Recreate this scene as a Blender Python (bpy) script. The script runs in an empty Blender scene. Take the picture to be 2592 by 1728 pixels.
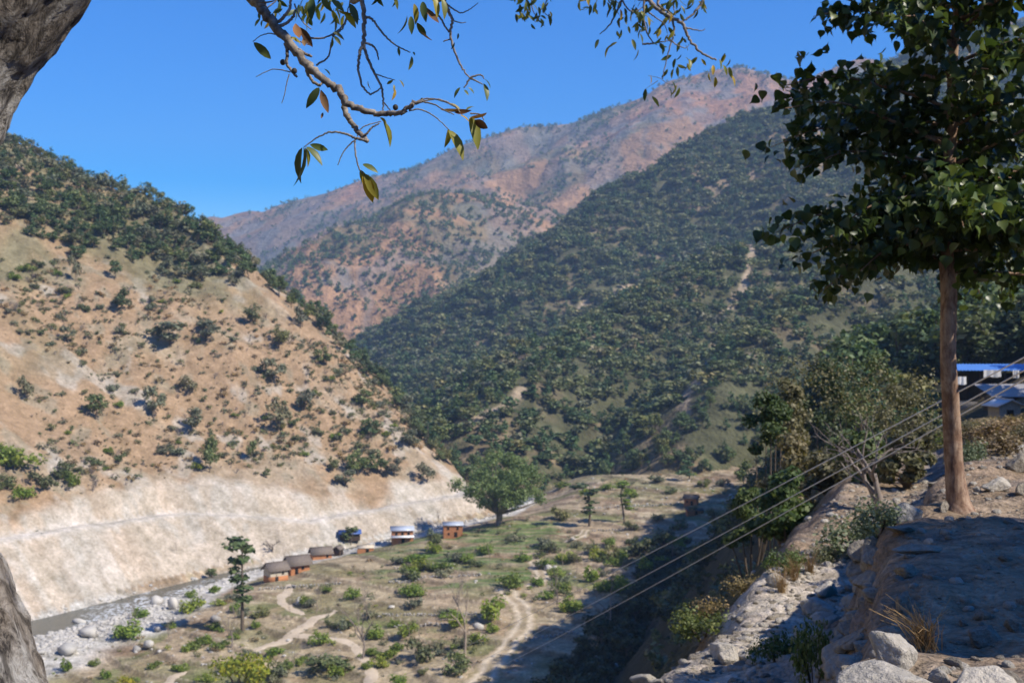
import bpy, math, random
import numpy as np
from mathutils import Vector, Matrix

# ------------------------------------------------------------------ camera, sky, sun, exposure
scene = bpy.context.scene
R = math.radians
F = 3000.0                      # focal length in photo pixels (2592 x 1728)

cam_d = bpy.data.cameras.new("camera")
cam_d.sensor_width = 36.0
cam_d.lens = F / 2592.0 * 36.0
cam_d.clip_start = 0.1
cam_d.clip_end = 20000
cam_d.dof.use_dof = True
cam_d.dof.focus_distance = 4.3
cam_d.dof.aperture_fstop = 6.2
cam = bpy.data.objects.new("camera", cam_d)
cam.location = (0, 0, 0)
cam.rotation_euler = (R(90), 0, 0)
scene.collection.objects.link(cam)
scene.camera = cam

SUN_EL, SUN_AZ = R(44), R(114)          # azimuth clockwise from +Y (view direction)
sdir = Vector((math.sin(SUN_AZ) * math.cos(SUN_EL), math.cos(SUN_AZ) * math.cos(SUN_EL), math.sin(SUN_EL)))

world = bpy.data.worlds.new("World")
scene.world = world
world.use_nodes = True
wn = world.node_tree.nodes
wl = world.node_tree.links
wn.clear()
w_out = wn.new("ShaderNodeOutputWorld")
w_bg = wn.new("ShaderNodeBackground")
w_sky = wn.new("ShaderNodeTexSky")
w_sky.sky_type = 'NISHITA'
w_sky.sun_disc = False
w_sky.sun_elevation = SUN_EL
w_sky.sun_rotation = SUN_AZ
w_sky.altitude = 2500
w_sky.air_density = 1.35
w_sky.dust_density = 0.0
w_sky.ozone_density = 4.0
w_hsv = wn.new("ShaderNodeHueSaturation")
w_hsv.inputs['Saturation'].default_value = 1.8
w_hsv.inputs['Hue'].default_value = 0.516
w_hsv.inputs['Value'].default_value = 1.35
w_bg.inputs['Strength'].default_value = 0.10
wl.new(w_sky.outputs[0], w_hsv.inputs['Color'])
wl.new(w_hsv.outputs[0], w_bg.inputs['Color'])
wl.new(w_bg.outputs[0], w_out.inputs['Surface'])

sun_d = bpy.data.lights.new("sun", 'SUN')
sun_d.energy = 5.0
sun_d.angle = R(0.5)
sun_d.color = (1.0, 0.93, 0.82)
sun = bpy.data.objects.new("sun", sun_d)
sun.rotation_euler = sdir.to_track_quat('Z', 'Y').to_euler()
scene.collection.objects.link(sun)

vs = scene.view_settings
vs.view_transform = 'Standard'
vs.look = 'None'
vs.gamma = 1
vs.use_curve_mapping = False
vs.exposure = 0.5

cy = scene.cycles
cy.max_bounces = 5
cy.diffuse_bounces = 1
cy.glossy_bounces = 2
cy.transmission_bounces = 2
cy.transparent_max_bounces = 4
cy.volume_bounces = 0
cy.caustics_reflective = False
cy.caustics_refractive = False
cy.use_denoising = True

# ------------------------------------------------------------------ helpers
rng = np.random.default_rng(7)
random.seed(7)
COL = scene.collection.objects


def tag(o, label=None, cat=None, group=None, kind=None):
    if label: o["label"] = label
    if cat: o["category"] = cat
    if group: o["group"] = group
    if kind: o["kind"] = kind
    return o


def link(o, parent=None):
    COL.link(o)
    if parent is not None:
        o.parent = parent
    return o


def empty(name, loc, rz=0.0, sc=1.0):
    o = bpy.data.objects.new(name, None)
    o.location = loc
    o.rotation_euler = (0, 0, rz)
    o.scale = (sc, sc, sc) if np.isscalar(sc) else sc
    o.empty_display_size = 0.2
    return link(o)


def mesh_np(name, verts, faces, mats=(), smooth=False, cols=None, tint=None, fmat=None):
    """verts (n,3), faces (m,4) or (m,3) int arrays -> mesh"""
    verts = np.ascontiguousarray(verts, dtype=np.float32)
    faces = np.ascontiguousarray(faces, dtype=np.int32)
    me = bpy.data.meshes.new(name)
    m, k = faces.shape
    me.vertices.add(len(verts))
    me.vertices.foreach_set("co", verts.ravel())
    me.loops.add(m * k)
    me.loops.foreach_set("vertex_index", faces.ravel())
    me.polygons.add(m)
    me.polygons.foreach_set("loop_start", np.arange(0, m * k, k, dtype=np.int32))
    me.polygons.foreach_set("loop_total", np.full(m, k, dtype=np.int32))
    if smooth:
        me.polygons.foreach_set("use_smooth", np.ones(m, dtype=bool))
    if fmat is not None:
        me.polygons.foreach_set("material_index", np.ascontiguousarray(fmat, dtype=np.int32))
    me.update(calc_edges=True)
    for mt in mats:
        me.materials.append(mt)
    if cols is not None:
        a = me.attributes.new("Col", 'FLOAT_COLOR', 'POINT')
        c4 = np.ones((len(verts), 4), dtype=np.float32)
        c4[:, :3] = cols
        a.data.foreach_set("color", c4.ravel())
    if tint is not None:
        a = me.attributes.new("tint", 'FLOAT', 'FACE')
        a.data.foreach_set("value", np.ascontiguousarray(tint, dtype=np.float32))
    return me


def obj(name, me, parent=None, loc=None):
    o = bpy.data.objects.new(name, me)
    if loc is not None:
        o.location = loc
    return link(o, parent)


class Geo:
    """collects quads (triangles are stored as degenerate-free via last vertex repeat not used: quads only)"""
    def __init__(self):
        self.v, self.f, self.n = [], [], 0

    def add(self, v, f):
        v = np.asarray(v, dtype=np.float64).reshape(-1, 3)
        f = np.asarray(f, dtype=np.int64).reshape(-1, 4)
        self.v.append(v)
        self.f.append(f + self.n)
        self.n += len(v)

    def box(self, c, s, rz=0.0):
        x, y, z = [q / 2 for q in s]
        v = np.array([[a * x, b * y, d * z] for d in (-1, 1) for a, b in ((-1, -1), (1, -1), (1, 1), (-1, 1))])
        ca, sa = math.cos(rz), math.sin(rz)
        v = v @ np.array([[ca, sa, 0], [-sa, ca, 0], [0, 0, 1]]) + np.array(c)
        self.add(v, [[0, 3, 2, 1], [4, 5, 6, 7], [0, 1, 5, 4], [1, 2, 6, 5], [2, 3, 7, 6], [3, 0, 4, 7]])

    def tube(self, pts, rad, n=8, cap=True, lump=0.0, r=None):
        v, f = tube(pts, rad, n, lump, r)
        self.add(v, f)
        if cap:
            b = self.n - n
            for j in range(1, n // 2):          # fan the end with quads
                self.f.append(np.array([[b + j - 1, b + j, b + n - 1 - j, b + n - j if j > 1 else b + n - 1]]) if False else
                              np.array([[b + j - 1, b + j, b + n - 1 - j, (b + n - j) if j > 0 else b]]))

    def mesh(self, name, mats, smooth=False, **k):
        return mesh_np(name, np.concatenate(self.v), np.concatenate(self.f), mats, smooth, **k)


def tube(pts, rad, n=8, lump=0.0, r=None):
    pts = np.asarray(pts, dtype=float)
    rad = np.atleast_1d(np.asarray(rad, dtype=float))
    rad = np.interp(np.linspace(0, 1, len(pts)), np.linspace(0, 1, len(rad)), rad) if len(rad) > 1 else np.full(len(pts), rad[0])
    T = np.gradient(pts, axis=0)
    T /= np.linalg.norm(T, axis=1)[:, None] + 1e-9
    up = np.array([0.31, 0.95, 0.1])
    A = np.cross(T, up); A /= np.linalg.norm(A, axis=1)[:, None] + 1e-9
    B = np.cross(T, A)
    a = np.linspace(0, 2 * math.pi, n, endpoint=False)
    rr = rad[:, None] * np.ones((1, n))
    if lump > 0 and r is not None:
        rr = rr * (1 + lump * r.normal(size=rr.shape))
    v = pts[:, None, :] + rr[:, :, None] * (A[:, None, :] * np.cos(a)[None, :, None] + B[:, None, :] * np.sin(a)[None, :, None])
    m = len(pts)
    i, j = np.meshgrid(np.arange(m - 1), np.arange(n), indexing='ij')
    f = np.stack([i * n + j, i * n + (j + 1) % n, (i + 1) * n + (j + 1) % n, (i + 1) * n + j], -1).reshape(-1, 4)
    return v.reshape(-1, 3), f


def spline(pts, m):
    """Catmull-Rom resample of control points (k,d) to m points"""
    p = np.asarray(pts, dtype=float)
    q = np.vstack([2 * p[0] - p[1], p, 2 * p[-1] - p[-2]])
    t = np.linspace(0, len(p) - 1 - 1e-6, m)
    i = t.astype(int); u = (t - i)[:, None]
    a, b, c, d = q[i], q[i + 1], q[i + 2], q[i + 3]
    return 0.5 * ((2 * b) + (c - a) * u + (2 * a - 5 * b + 4 * c - d) * u ** 2 + (3 * b - a - 3 * c + d) * u ** 3)


# ---- numpy noise
def _hash(ix, iy, seed):
    h = (ix.astype(np.int64) * 374761393 + iy.astype(np.int64) * 668265263 + seed * 974711) & 0xffffffff
    h = ((h ^ (h >> 13)) * 1274126177) & 0xffffffff
    h = h ^ (h >> 16)
    return (h & 0xffffff) / float(0xffffff)


def vnoise(x, y, seed=0):
    x = np.asarray(x, dtype=float); y = np.asarray(y, dtype=float)
    ix, iy = np.floor(x), np.floor(y)
    u, v = x - ix, y - iy
    u = u * u * u * (u * (u * 6 - 15) + 10); v = v * v * v * (v * (v * 6 - 15) + 10)
    a, b = _hash(ix, iy, seed), _hash(ix + 1, iy, seed)
    c, d = _hash(ix, iy + 1, seed), _hash(ix + 1, iy + 1, seed)
    return (a * (1 - u) + b * u) * (1 - v) + (c * (1 - u) + d * u) * v


def fbm(x, y, sc, oct=4, seed=0, gain=0.5):
    s, a, tot = 0.0, 1.0, 0.0
    for o in range(oct):
        k = 2.0 ** o / sc
        s = s + a * (vnoise(x * k + 17.3 * o, y * k - 9.1 * o, seed + o) * 2 - 1)
        tot += a; a *= gain
    return s / tot


def ridged(x, y, sc, oct=4, seed=0):
    s, a, tot = 0.0, 1.0, 0.0
    for o in range(oct):
        k = 2.0 ** o / sc
        s = s + a * (1 - np.abs(vnoise(x * k + 5.3 * o, y * k + 3.1 * o, seed + o) * 2 - 1) * 2)
        tot += a; a *= 0.5
    return s / tot


def sstep(a, b, x):
    t = np.clip((x - a) / (b - a), 0, 1)
    return t * t * (3 - 2 * t)


def P3(px, py, t):
    """photo pixel + depth -> point"""
    return ((px - 1296.0) / F * t, float(t), (864.0 - py) / F * t)


# ------------------------------------------------------------------ the land
RIVER = np.array([(-220, 120, -67), (-150, 205, -65.5), (-118, 250, -64.6), (-97.6, 282, -64), (-78, 317, -62.5), (-51, 342, -60.5),
                  (-20.5, 371, -57.5), (-6, 384, -56.5), (4, 420, -56), (-10, 470, -55), (-60, 560, -53), (-150, 700, -50), (-400, 1100, -40)], float)


RIVER_F = np.vstack([RIVER[:9], [(40, 480, -55), (260, 800, -50)]])      # the reach below the left hill, run straight on


def polydist(x, y, P):
    """signed distance (left positive), nearest param, z there"""
    best = np.full(x.shape, 1e18); sgn = np.ones(x.shape); zz = np.zeros(x.shape); ss = np.zeros(x.shape)
    for i in range(len(P) - 1):
        a, b = P[i], P[i + 1]
        dx, dy = b[0] - a[0], b[1] - a[1]
        L2 = dx * dx + dy * dy
        t = np.clip(((x - a[0]) * dx + (y - a[1]) * dy) / L2, 0, 1)
        ex, ey = x - a[0] - t * dx, y - a[1] - t * dy
        d2 = ex * ex + ey * ey
        m = d2 < best
        best = np.where(m, d2, best)
        sgn = np.where(m, np.sign(dx * ey - dy * ex), sgn)
        if P.shape[1] > 2:
            zz = np.where(m, a[2] + t * (b[2] - a[2]), zz)
        ss = np.where(m, i + t, ss)
    return np.sqrt(best) * np.where(sgn == 0, 1, sgn), ss, zz


def tent(x, y, P, k, rnd):
    h = np.full(x.shape, -1e9)
    for i in range(len(P) - 1):
        a, b = P[i], P[i + 1]
        dx, dy = b[0] - a[0], b[1] - a[1]
        t = np.clip(((x - a[0]) * dx + (y - a[1]) * dy) / (dx * dx + dy * dy), 0, 1)
        ex, ey = x - a[0] - t * dx, y - a[1] - t * dy
        d = np.sqrt(ex * ex + ey * ey)
        h = np.maximum(h, a[2] + t * (b[2] - a[2]) - k * (np.sqrt(d * d + rnd * rnd) - rnd))
    return h


def crest(pts, dz=0.0):
    return np.array([P3(a, b, t) for a, b, t in pts]) + np.array([0, 0, dz])


FM = crest([(-900, 700, 3600), (300, 640, 3500), (430, 610, 3400), (507, 568, 3350), (551, 544, 3300), (683, 528, 3250), (838, 488, 3200), (937, 449, 3150), (1036, 427, 3100),
            (1168, 367, 3050), (1312, 323, 3000), (1367, 320, 3000), (1433, 312, 2980), (1488, 292, 2950), (1565, 259, 2900), (1653, 229, 2880),
            (1719, 190, 2850), (1786, 168, 2820), (1874, 160, 2800), (1940, 175, 2750), (2017, 210, 2700), (2094, 203, 2650), (2193, 148, 2600), (2600, 60, 2500), (3600, -100, 2300)])
FM2 = crest([(1640, 300, 2700), (1500, 345, 2600), (1380, 400, 2520), (1250, 440, 2450), (1060, 500, 2350), (900, 560, 2250), (760, 640, 2150), (680, 700, 2080), (560, 800, 1950)])
FM3 = crest([(1900, 240, 2560), (1800, 320, 2400), (1650, 420, 2250), (1500, 520, 2100), (1400, 600, 2000)], -5)
FM4 = crest([(700, 555, 3050), (640, 640, 2850), (600, 720, 2650)], -10)
MS = crest([(1330, 520, 2080), (1240, 492, 2000), (1150, 482, 1930), (1060, 500, 1880), (960, 545, 1830), (870, 578, 1780), (790, 620, 1730), (720, 680, 1680), (650, 770, 1580), (560, 870, 1450)], -6)
RH = crest([(3300, -300, 1800), (2700, -20, 1650), (2200, 160, 1500), (1985, 250, 1450), (1800, 362, 1350), (1640, 475, 1250), (1480, 600, 1150), (1350, 700, 1080), (1250, 790, 1000),
            (1150, 865, 900), (1070, 965, 800), (1050, 1050, 700)], -16)
RH2 = crest([(2250, 440, 1000), (2030, 540, 900), (1800, 625, 820), (1640, 710, 750), (1480, 815, 660), (1330, 940, 560), (1230, 1050, 500), (1150, 1130, 455)], -6)
RH3 = crest([(3400, 100, 900), (2800, 330, 840), (2500, 480, 780), (2300, 590, 720), (2120, 700, 620), (1990, 810, 560), (1850, 990, 480), (1740, 1120, 440), (1650, 1180, 425)], -5)
WF = np.array([(-260, -500), (-150, -200), (-70, -50), (-42, 20), (-14, 60), (0, 100), (11, 150), (24, 205), (53, 300), (79, 368), (122, 430), (230, 520)], float)
YC = np.array([(-900, 540), (-400, 505), (-300, 497), (-210, 488), (-136, 484), (-90, 471), (-45, 452), (-21, 426), (-8, 404), (2, 392), (200, 380)], float)


def river_profile(d, hr, pale, hw):
    """height above the river to its left: scree, road bench, cut, natural slope"""
    d0 = hw + 2.0
    d1 = d0 + hr / 0.9             # road inner
    d2 = d1 + 4.5
    cut = 3 + 6 * pale
    d3 = d2 + cut / 1.7
    top = hr + cut
    nat = np.maximum(-63 + 0.75 * d + 63, 0)
    h = np.where(d < d0, -1.3 + 1.65 * sstep(-.5, 2, d - hw),
        np.where(d < d1, 0.35 + (d - d0) * 0.9,
        np.where(d < d2, 0.35 + hr + 0.02 * (d - d1),
        np.where(d < d3, 0.35 + hr + (d - d2) * 1.7, 0))))
    # above the cut: ease into the plane 0.75 d
    above = top + (nat - top) * sstep(0, 60, d - d3) + 0.62 * np.clip(d - d3, 0, 60) * (1 - sstep(0, 60, d - d3))
    return np.where(d >= d3, np.maximum(above, top + 0.35 * (d - d3)), h)


def heights(x, y, lower=True):
    x = np.asarray(x, float); y = np.asarray(y, float)
    r = np.hypot(x, y)
    dr, sr, zr = polydist(x, y, RIVER)
    dv, zv = dr, zr
    dr, sr, zr = polydist(x, y, RIVER_F)
    # valley floor, stepped into low field terraces
    xc, yc_ = np.clip(x, -160, 160), np.clip(y, -60, 520)
    base = -75 + 0.05 * xc + 0.06 * yc_ + 0.8 * fbm(x, y, 40, 3, 3)
    q = base / 0.8
    fl = np.floor(q)
    qf = q - fl
    base = 0.8 * (fl + sstep(0.8, 1.0, qf)) + 0.18 * fbm(x, y, 3.0, 2, 8)
    hw0 = np.interp(sr, [0, 3, 3.6, 4.2, 5, 8], [9, 8.7, 7, 4.4, 3.6, 3.6])
    chan = sstep(0, 21, np.abs(dv + 7 * hw0 / 9) - hw0)
    hw = np.interp(sr, [0, 3, 3.6, 4.2, 5, 8], [7.5, 7.2, 5.0, 2.2, 1.6, 1.6])
    V = (zv - 1.2 + 1.9 * sstep(-.5, 2.5, np.abs(dv) - hw)) * (1 - chan) + base * chan
    V = V + 0.3 * fbm(x, y, 5, 3, 5) - 10 * sstep(425, 470, y)
    # left hill
    d = dr + 5 * fbm(x, y, 60, 3, 11) * sstep(20, 70, dr)
    hr = np.interp(sr, [0, 3, 4, 5, 6, 7, 8], [15.5, 15, 14, 7, 6, 6, 6])
    pale = np.interp(sr, [0, 3, 3.6, 4.3, 4.8, 5.3, 6, 8], [.1, .15, .6, .8, .5, .3, .1, .1])
    yc = np.interp(x, YC[:, 0], YC[:, 1]) - 9 + 6 * fbm(x, y * 0.2, 30, 3, 21)
    over = np.maximum(y - yc, 0)
    ym = np.minimum(y, yc)
    d_, s_, z_ = polydist(x, ym, RIVER_F)
    d_ = np.where(over > 0, d_ + 5 * fbm(x, ym, 60, 3, 11) * sstep(20, 70, d_), d)
    z_ = np.where(over > 0, z_, zr)
    lh = z_ + river_profile(d_, hr, pale, hw) - 6 * sstep(70, 140, d_) - 0.6 * (np.sqrt(over ** 2 + 36) - 6)
    g = sstep(14, 60, d)
    al = 0.56 * x + 0.83 * y                     # along the river: gullies run down the slope
    lh = lh + g * (4.6 * ridged(al, d * 0.25, 42, 4, 31) + 2.4 * fbm(x, y, 13, 4, 33)) + 0.5 * fbm(x, y, 6, 3, 35) * sstep(8, 14, d)
    gl = sstep(8, 20, d) * (1 - g)
    lh = lh + gl * (1.3 * ridged(al, d * 0.22, 15, 4, 37) - .4) * (1 - np.exp(-((d - hw - 2 - hr / .9 - 2.2) / 2.6) ** 2))
    lh = np.where(dr > -2, lh, -500)
    # slopes beyond the river
    wx, wy = 26 * fbm(x, y, 170, 4, 41), 26 * fbm(x, y, 170, 4, 43)
    sc = np.clip(r / 1000.0, 0.25, 1.2)
    wx, wy = wx * sc, wy * sc
    gul = (24 * ridged(x, y, 190, 4, 51) - 6 + 5 * fbm(x, y, 45, 3, 53)) * sc
    f2 = np.maximum(np.maximum(tent(x + wx, y + wy, RH, 0.62, 25), tent(x + wx, y + wy, RH2, 0.66, 14)), tent(x + wx, y + wy, RH3, 0.7, 10)) + gul
    bx, by = 70 * fbm(x, y, 420, 4, 61), 70 * fbm(x, y, 420, 4, 63)
    gm = 48 * ridged(x, y, 480, 5, 71) + 12 * fbm(x, y, 90, 3, 73) - 30
    fm = np.maximum(tent(x + bx, y + by, FM2, 0.62, 15), np.maximum(tent(x + bx, y + by, FM3, 0.6, 15), tent(x + bx, y + by, FM4, 0.62, 15))) + gm
    fm = np.maximum(fm, tent(x + bx * .6, y + by * .6, FM, 0.58, 12) + gm * sstep(20, 300, 3000 - r + 500 * (r > 3600)) * 1.0)
    ms = tent(x + wx, y + wy, MS, 0.58, 25) + gul
    # wall of the valley on our own side
    dw, _, _ = polydist(x, y, WF)
    dw = -dw + 4 * fbm(x, y, 40, 3, 81)
    cap = np.where(y < 30, -9.0, -9.0 + 0.24 * (y - 30))
    cap = np.where(y > 330, np.maximum(cap, 46), cap)
    W = np.minimum(-60 + 0.033 * np.clip(y, 0, 450) + np.where(dw < 33, 1.32 * dw, 43.6 + 0.42 * (dw - 33)), np.minimum(cap, 60) + 0.2 * (dw - 60))
    W = np.where(dw > -30, W + 1.8 * fbm(x, y, 22, 4, 83) * sstep(0, 15, dw), -500)
    if lower:
        W = W - 6.0 * (1 - sstep(24, 34, np.hypot(x - 6, y - 8)))      # the near ground is its own finer sheet
    return np.stack([V, lh, f2, np.maximum(fm, ms), W]), dict(qf=qf, ql=fl, dv=dv, dr=dr, sr=sr, zr=zr, d=d, hr=hr, hw=hw, pale=pale, dw=dw, r=r, ms=ms > fm)


def H(x, y):
    return heights(x, y)[0].max(axis=0)


# polar grid centred under the camera: fine where the photograph looks
th = np.concatenate([np.linspace(R(-180), R(-34), 40, endpoint=False), np.linspace(R(-34), R(-26), 24, endpoint=False), np.linspace(R(-26), R(27), 560, endpoint=False),
                     np.linspace(R(27), R(36), 26, endpoint=False), np.linspace(R(36), R(180), 40)])
rr_ = np.concatenate([np.geomspace(6, 200, 70, endpoint=False), np.linspace(200, 520, 260, endpoint=False), np.geomspace(520, 1500, 230, endpoint=False),
                      np.geomspace(1500, 3300, 180, endpoint=False), np.geomspace(3300, 4400, 16)])
TH, RR = np.meshgrid(th, rr_, indexing='xy')
GX, GY = RR * np.sin(TH), RR * np.cos(TH)
CH, INF = heights(GX, GY)
GZ = CH.max(axis=0)
GC = CH.argmax(axis=0)


def ground(x, y):
    """height of the built sheet (bilinear)"""
    x = np.atleast_1d(np.asarray(x, float)); y = np.atleast_1d(np.asarray(y, float))
    t = np.interp(np.arctan2(x, y), th, np.arange(len(th)))
    r = np.interp(np.hypot(x, y), rr_, np.arange(len(rr_)))
    i = np.clip(t.astype(int), 0, len(th) - 2); j = np.clip(r.astype(int), 0, len(rr_) - 2)
    u, v = t - i, r - j
    return (GZ[j, i] * (1 - u) + GZ[j, i + 1] * u) * (1 - v) + (GZ[j + 1, i] * (1 - u) + GZ[j + 1, i + 1] * u) * v


def hit(px, py, t0=60.0):
    """first point of the land under a photo pixel, beyond t0"""
    t = np.concatenate([np.arange(t0, 600, 0.5), np.arange(600, 4000, 3.0)])
    t = t[t >= t0]
    x, z = (px - 1296.0) / F * t, (864.0 - py) / F * t
    g = ground(x, t)
    b = np.nonzero(g > z)[0]
    k = b[0] if len(b) else len(t) - 1
    return Vector((x[k], t[k], g[k]))


# ---- colours of the ground (albedo), per vertex
def mix(a, b, m):
    return a * (1 - m[..., None]) + b * m[..., None]


def C(*c):
    return np.array(c, float)


def land_colors():
    x, y = GX, GY
    I = INF
    n1 = fbm(x, y, 14, 4, 101); n2 = fbm(x, y, 45, 4, 103); n3 = fbm(x, y, 5, 3, 105)
    out = np.zeros(x.shape + (3,))
    # valley floor
    v = np.broadcast_to(C(.31, .225, .14), out.shape).copy()
    v = mix(v, C(.22, .15, .09), sstep(.0, .35, n1))
    v = mix(v, C(.42, .34, .22), sstep(.1, .4, n3 + .4 * n2))
    v = mix(v, C(.19, .18, .075), sstep(.0, .35, n2 + .5 * fbm(x, y, 8, 3, 111)) * .6)
    lev = _hash(I['ql'], np.floor((x + 14 * n2) / 38.0), 77)
    v = mix(v, C(.155, .165, .06), .75 * sstep(.62, .7, lev) * sstep(-.3, 0, n1))
    v = mix(v, C(.40, .31, .20), .7 * (1 - sstep(.22, .3, lev)))
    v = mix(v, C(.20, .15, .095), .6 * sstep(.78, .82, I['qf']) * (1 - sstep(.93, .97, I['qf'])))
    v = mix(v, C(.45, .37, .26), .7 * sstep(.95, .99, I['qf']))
    field = .85 * sstep(-.35, -.1, fbm(x, y * 2.2, 26, 2, 115)) * sstep(278, 288, y) * (1 - sstep(350, 360, y)) * sstep(-38, -32, x) * (1 - sstep(10, 18, x))
    stripe = .5 + .5 * np.sin(y * 2 * np.pi / 5.2 + .05 * x)
    v = mix(v, mix(np.broadcast_to(C(.10, .16, .045), out.shape), C(.27, .23, .13), sstep(.7, .95, stripe)), field)
    a = np.abs(I['dv'] + 7 - np.interp(I['sr'], [3.5, 5], [0, 4])) * np.interp(I['sr'], [3.0, 3.8, 6], [1, 2.6, 3.4])
    v = mix(v, mix(np.broadcast_to(C(.50, .47, .41), out.shape), C(.36, .33, .28), sstep(0, .4, n3)), 1 - sstep(19, 27, a + 6 * n1 + 9 * sstep(5.5, 7, I['sr'])))
    # left hill
    g = np.broadcast_to(C(.305, .207, .122), out.shape).copy()
    g = mix(g, C(.345, .265, .178), sstep(0, .4, n1))
    g = mix(g, C(.245, .185, .125), sstep(.05, .4, n2))
    g = mix(g, C(.26, .22, .15), sstep(.15, .45, n3 + .3 * n2) * .7)
    g = mix(g, C(.40, .36, .30), sstep(.35, .5, fbm(x, y, 9, 3, 131)) * .6)
    upper = sstep(60, 100, I['d'])
    g = mix(g, C(.15, .14, .07), upper * sstep(-.3, .2, n2 + .3 * n1 + .4 * sstep(90, 170, I['d'])) * .75)
    # bare pale soil of the road cut
    al = 0.56 * x + 0.83 * y
    lim = I['hw'] + 2 + I['hr'] / .9 + 4.5 + (3 + 6 * I['pale']) / 1.7 + 8 * fbm(al, I['d'] * .3, 15, 4, 133) + 4 * I['pale']
    soil = np.broadcast_to(C(.43, .362, .278), out.shape).copy()
    soil = mix(soil, C(.45, .405, .338), sstep(-.1, .3, n2))
    soil = mix(soil, C(.42, .33, .24), .6 * sstep(.1, .4, fbm(al, I['d'] * .25, 12, 4, 135)))
    soil = mix(soil, C(.40, .37, .315), sstep(.2, .5, n3 + .3 * n1) * .6)
    soil = mix(soil, C(.35, .298, .232), .7 * sstep(.05, .3, fbm(al, I['d'] * .09, 4.5, 4, 139)))
    soil = mix(soil, C(.47, .43, .365), .6 * sstep(.12, .35, fbm(al + 40, I['d'] * .07, 7, 3, 141)))
    soil = mix(soil, C(.30, .28, .15), sstep(.3, .42, fbm(x, y, 16, 3, 137)) * .7)
    d1 = I['hw'] + 2 + I['hr'] / .9
    soil = mix(soil, np.broadcast_to(C(.48, .43, .36), out.shape), sstep(-.8, 0, I['d'] - d1) * (1 - sstep(4.2, 5, I['d'] - d1)))
    g = mix(g, soil, 1 - sstep(-2, 2, I['d'] - lim))
    # forest slopes
    fo = np.broadcast_to(C(.085, .084, .042), out.shape).copy()
    fo = mix(fo, C(.19, .145, .085), sstep(.05, .5, n2 + .4 * n1))
    fo = mix(fo, C(.30, .21, .135), sstep(.28, .5, fbm(x, y, 90, 4, 141)) * .8)
    fo = mix(fo, C(.36, .28, .19), near_ravine(x, y))
    # mountain
    m1 = fbm(x, y, 220, 5, 151); m2 = fbm(x, y, 60, 4, 153)
    mo = np.broadcast_to(C(.31, .180, .095), out.shape).copy()
    mo = mix(mo, C(.33, .170, .09), sstep(.1, .35, m1))
    mo = mix(mo, C(.20, .185, .165), sstep(.15, .4, m2 + .3 * m1) * .8)
    mo = mix(mo, C(.12, .12, .06), sstep(.15, .35, -m1 + .5 * m2) * .6)
    mo = mix(mo, C(.17, .155, .14), sstep(.25, .5, ridged(x + 60 * m1, y * .5, 130, 3, 157)) * .55)
    # our own side: ground colour darkened to deepen its shade
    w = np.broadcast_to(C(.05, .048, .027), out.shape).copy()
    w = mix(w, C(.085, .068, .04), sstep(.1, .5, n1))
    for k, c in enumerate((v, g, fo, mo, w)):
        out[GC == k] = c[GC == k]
    return out


RAVINES = [np.array([hit(a, b, 380)[:2] for a, b in pts]) for pts in (
    ((1905, 640), (1870, 720), (1835, 800), (1805, 870), (1775, 930), (1748, 1000), (1735, 1050)), ((1640, 700), (1560, 735), (1500, 760), (1470, 785)), ((1330, 985), (1280, 1025), (1225, 1060)), ((1950, 580), (1905, 640)), ((1880, 905), (1820, 930), (1790, 945)))]


def near_ravine(x, y):
    m = np.zeros(x.shape)
    w = 3.2 + 3 * fbm(x, y, 25, 3, 161)
    for P in RAVINES:
        box = (x > P[:, 0].min() - 30) & (x < P[:, 0].max() + 30) & (y > P[:, 1].min() - 30) & (y < P[:, 1].max() + 30)
        if box.any():
            d = np.abs(polydist(x[box] + 6 * fbm(x[box], y[box], 30, 2, 163), y[box], P)[0])
            m[box] = np.maximum(m[box], 1 - sstep(.5, 1.3, d / w[box]))
    return m


LC = land_colors()

# ------------------------------------------------------------------ materials
def nodes_of(name):
    m = bpy.data.materials.new(name)
    m.use_nodes = True
    nt = m.node_tree
    b = nt.nodes["Principled BSDF"]
    return m, nt, b


def N(nt, kind, **k):
    n = nt.nodes.new(kind)
    for a, v in k.items():
        if a.startswith('i_'):
            n.inputs[a[2:].replace('_', ' ')].default_value = v
        else:
            setattr(n, a, v)
    return n


def ramp(nt, fac, stops):
    r = nt.nodes.new("ShaderNodeValToRGB")
    el = r.color_ramp.elements
    while len(el) < len(stops):
        el.new(0.5)
    for e, (p, c) in zip(el, stops):
        e.position = p
        e.color = (*c, 1) if len(c) == 3 else c
    nt.links.new(fac, r.inputs[0])
    return r


def mixc(nt, a, b, fac, mode='MIX'):
    m = nt.nodes.new("ShaderNodeMix")
    m.data_type = 'RGBA'
    m.blend_type = mode
    m.clamp_factor = True
    for s, v in ((m.inputs[6], a), (m.inputs[7], b), (m.inputs[0], fac)):
        if hasattr(v, 'is_output'):
            nt.links.new(v, s)
        else:
            s.default_value = (*v, 1) if isinstance(v, tuple) and len(v) == 3 else v
    return m.outputs[2]


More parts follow.
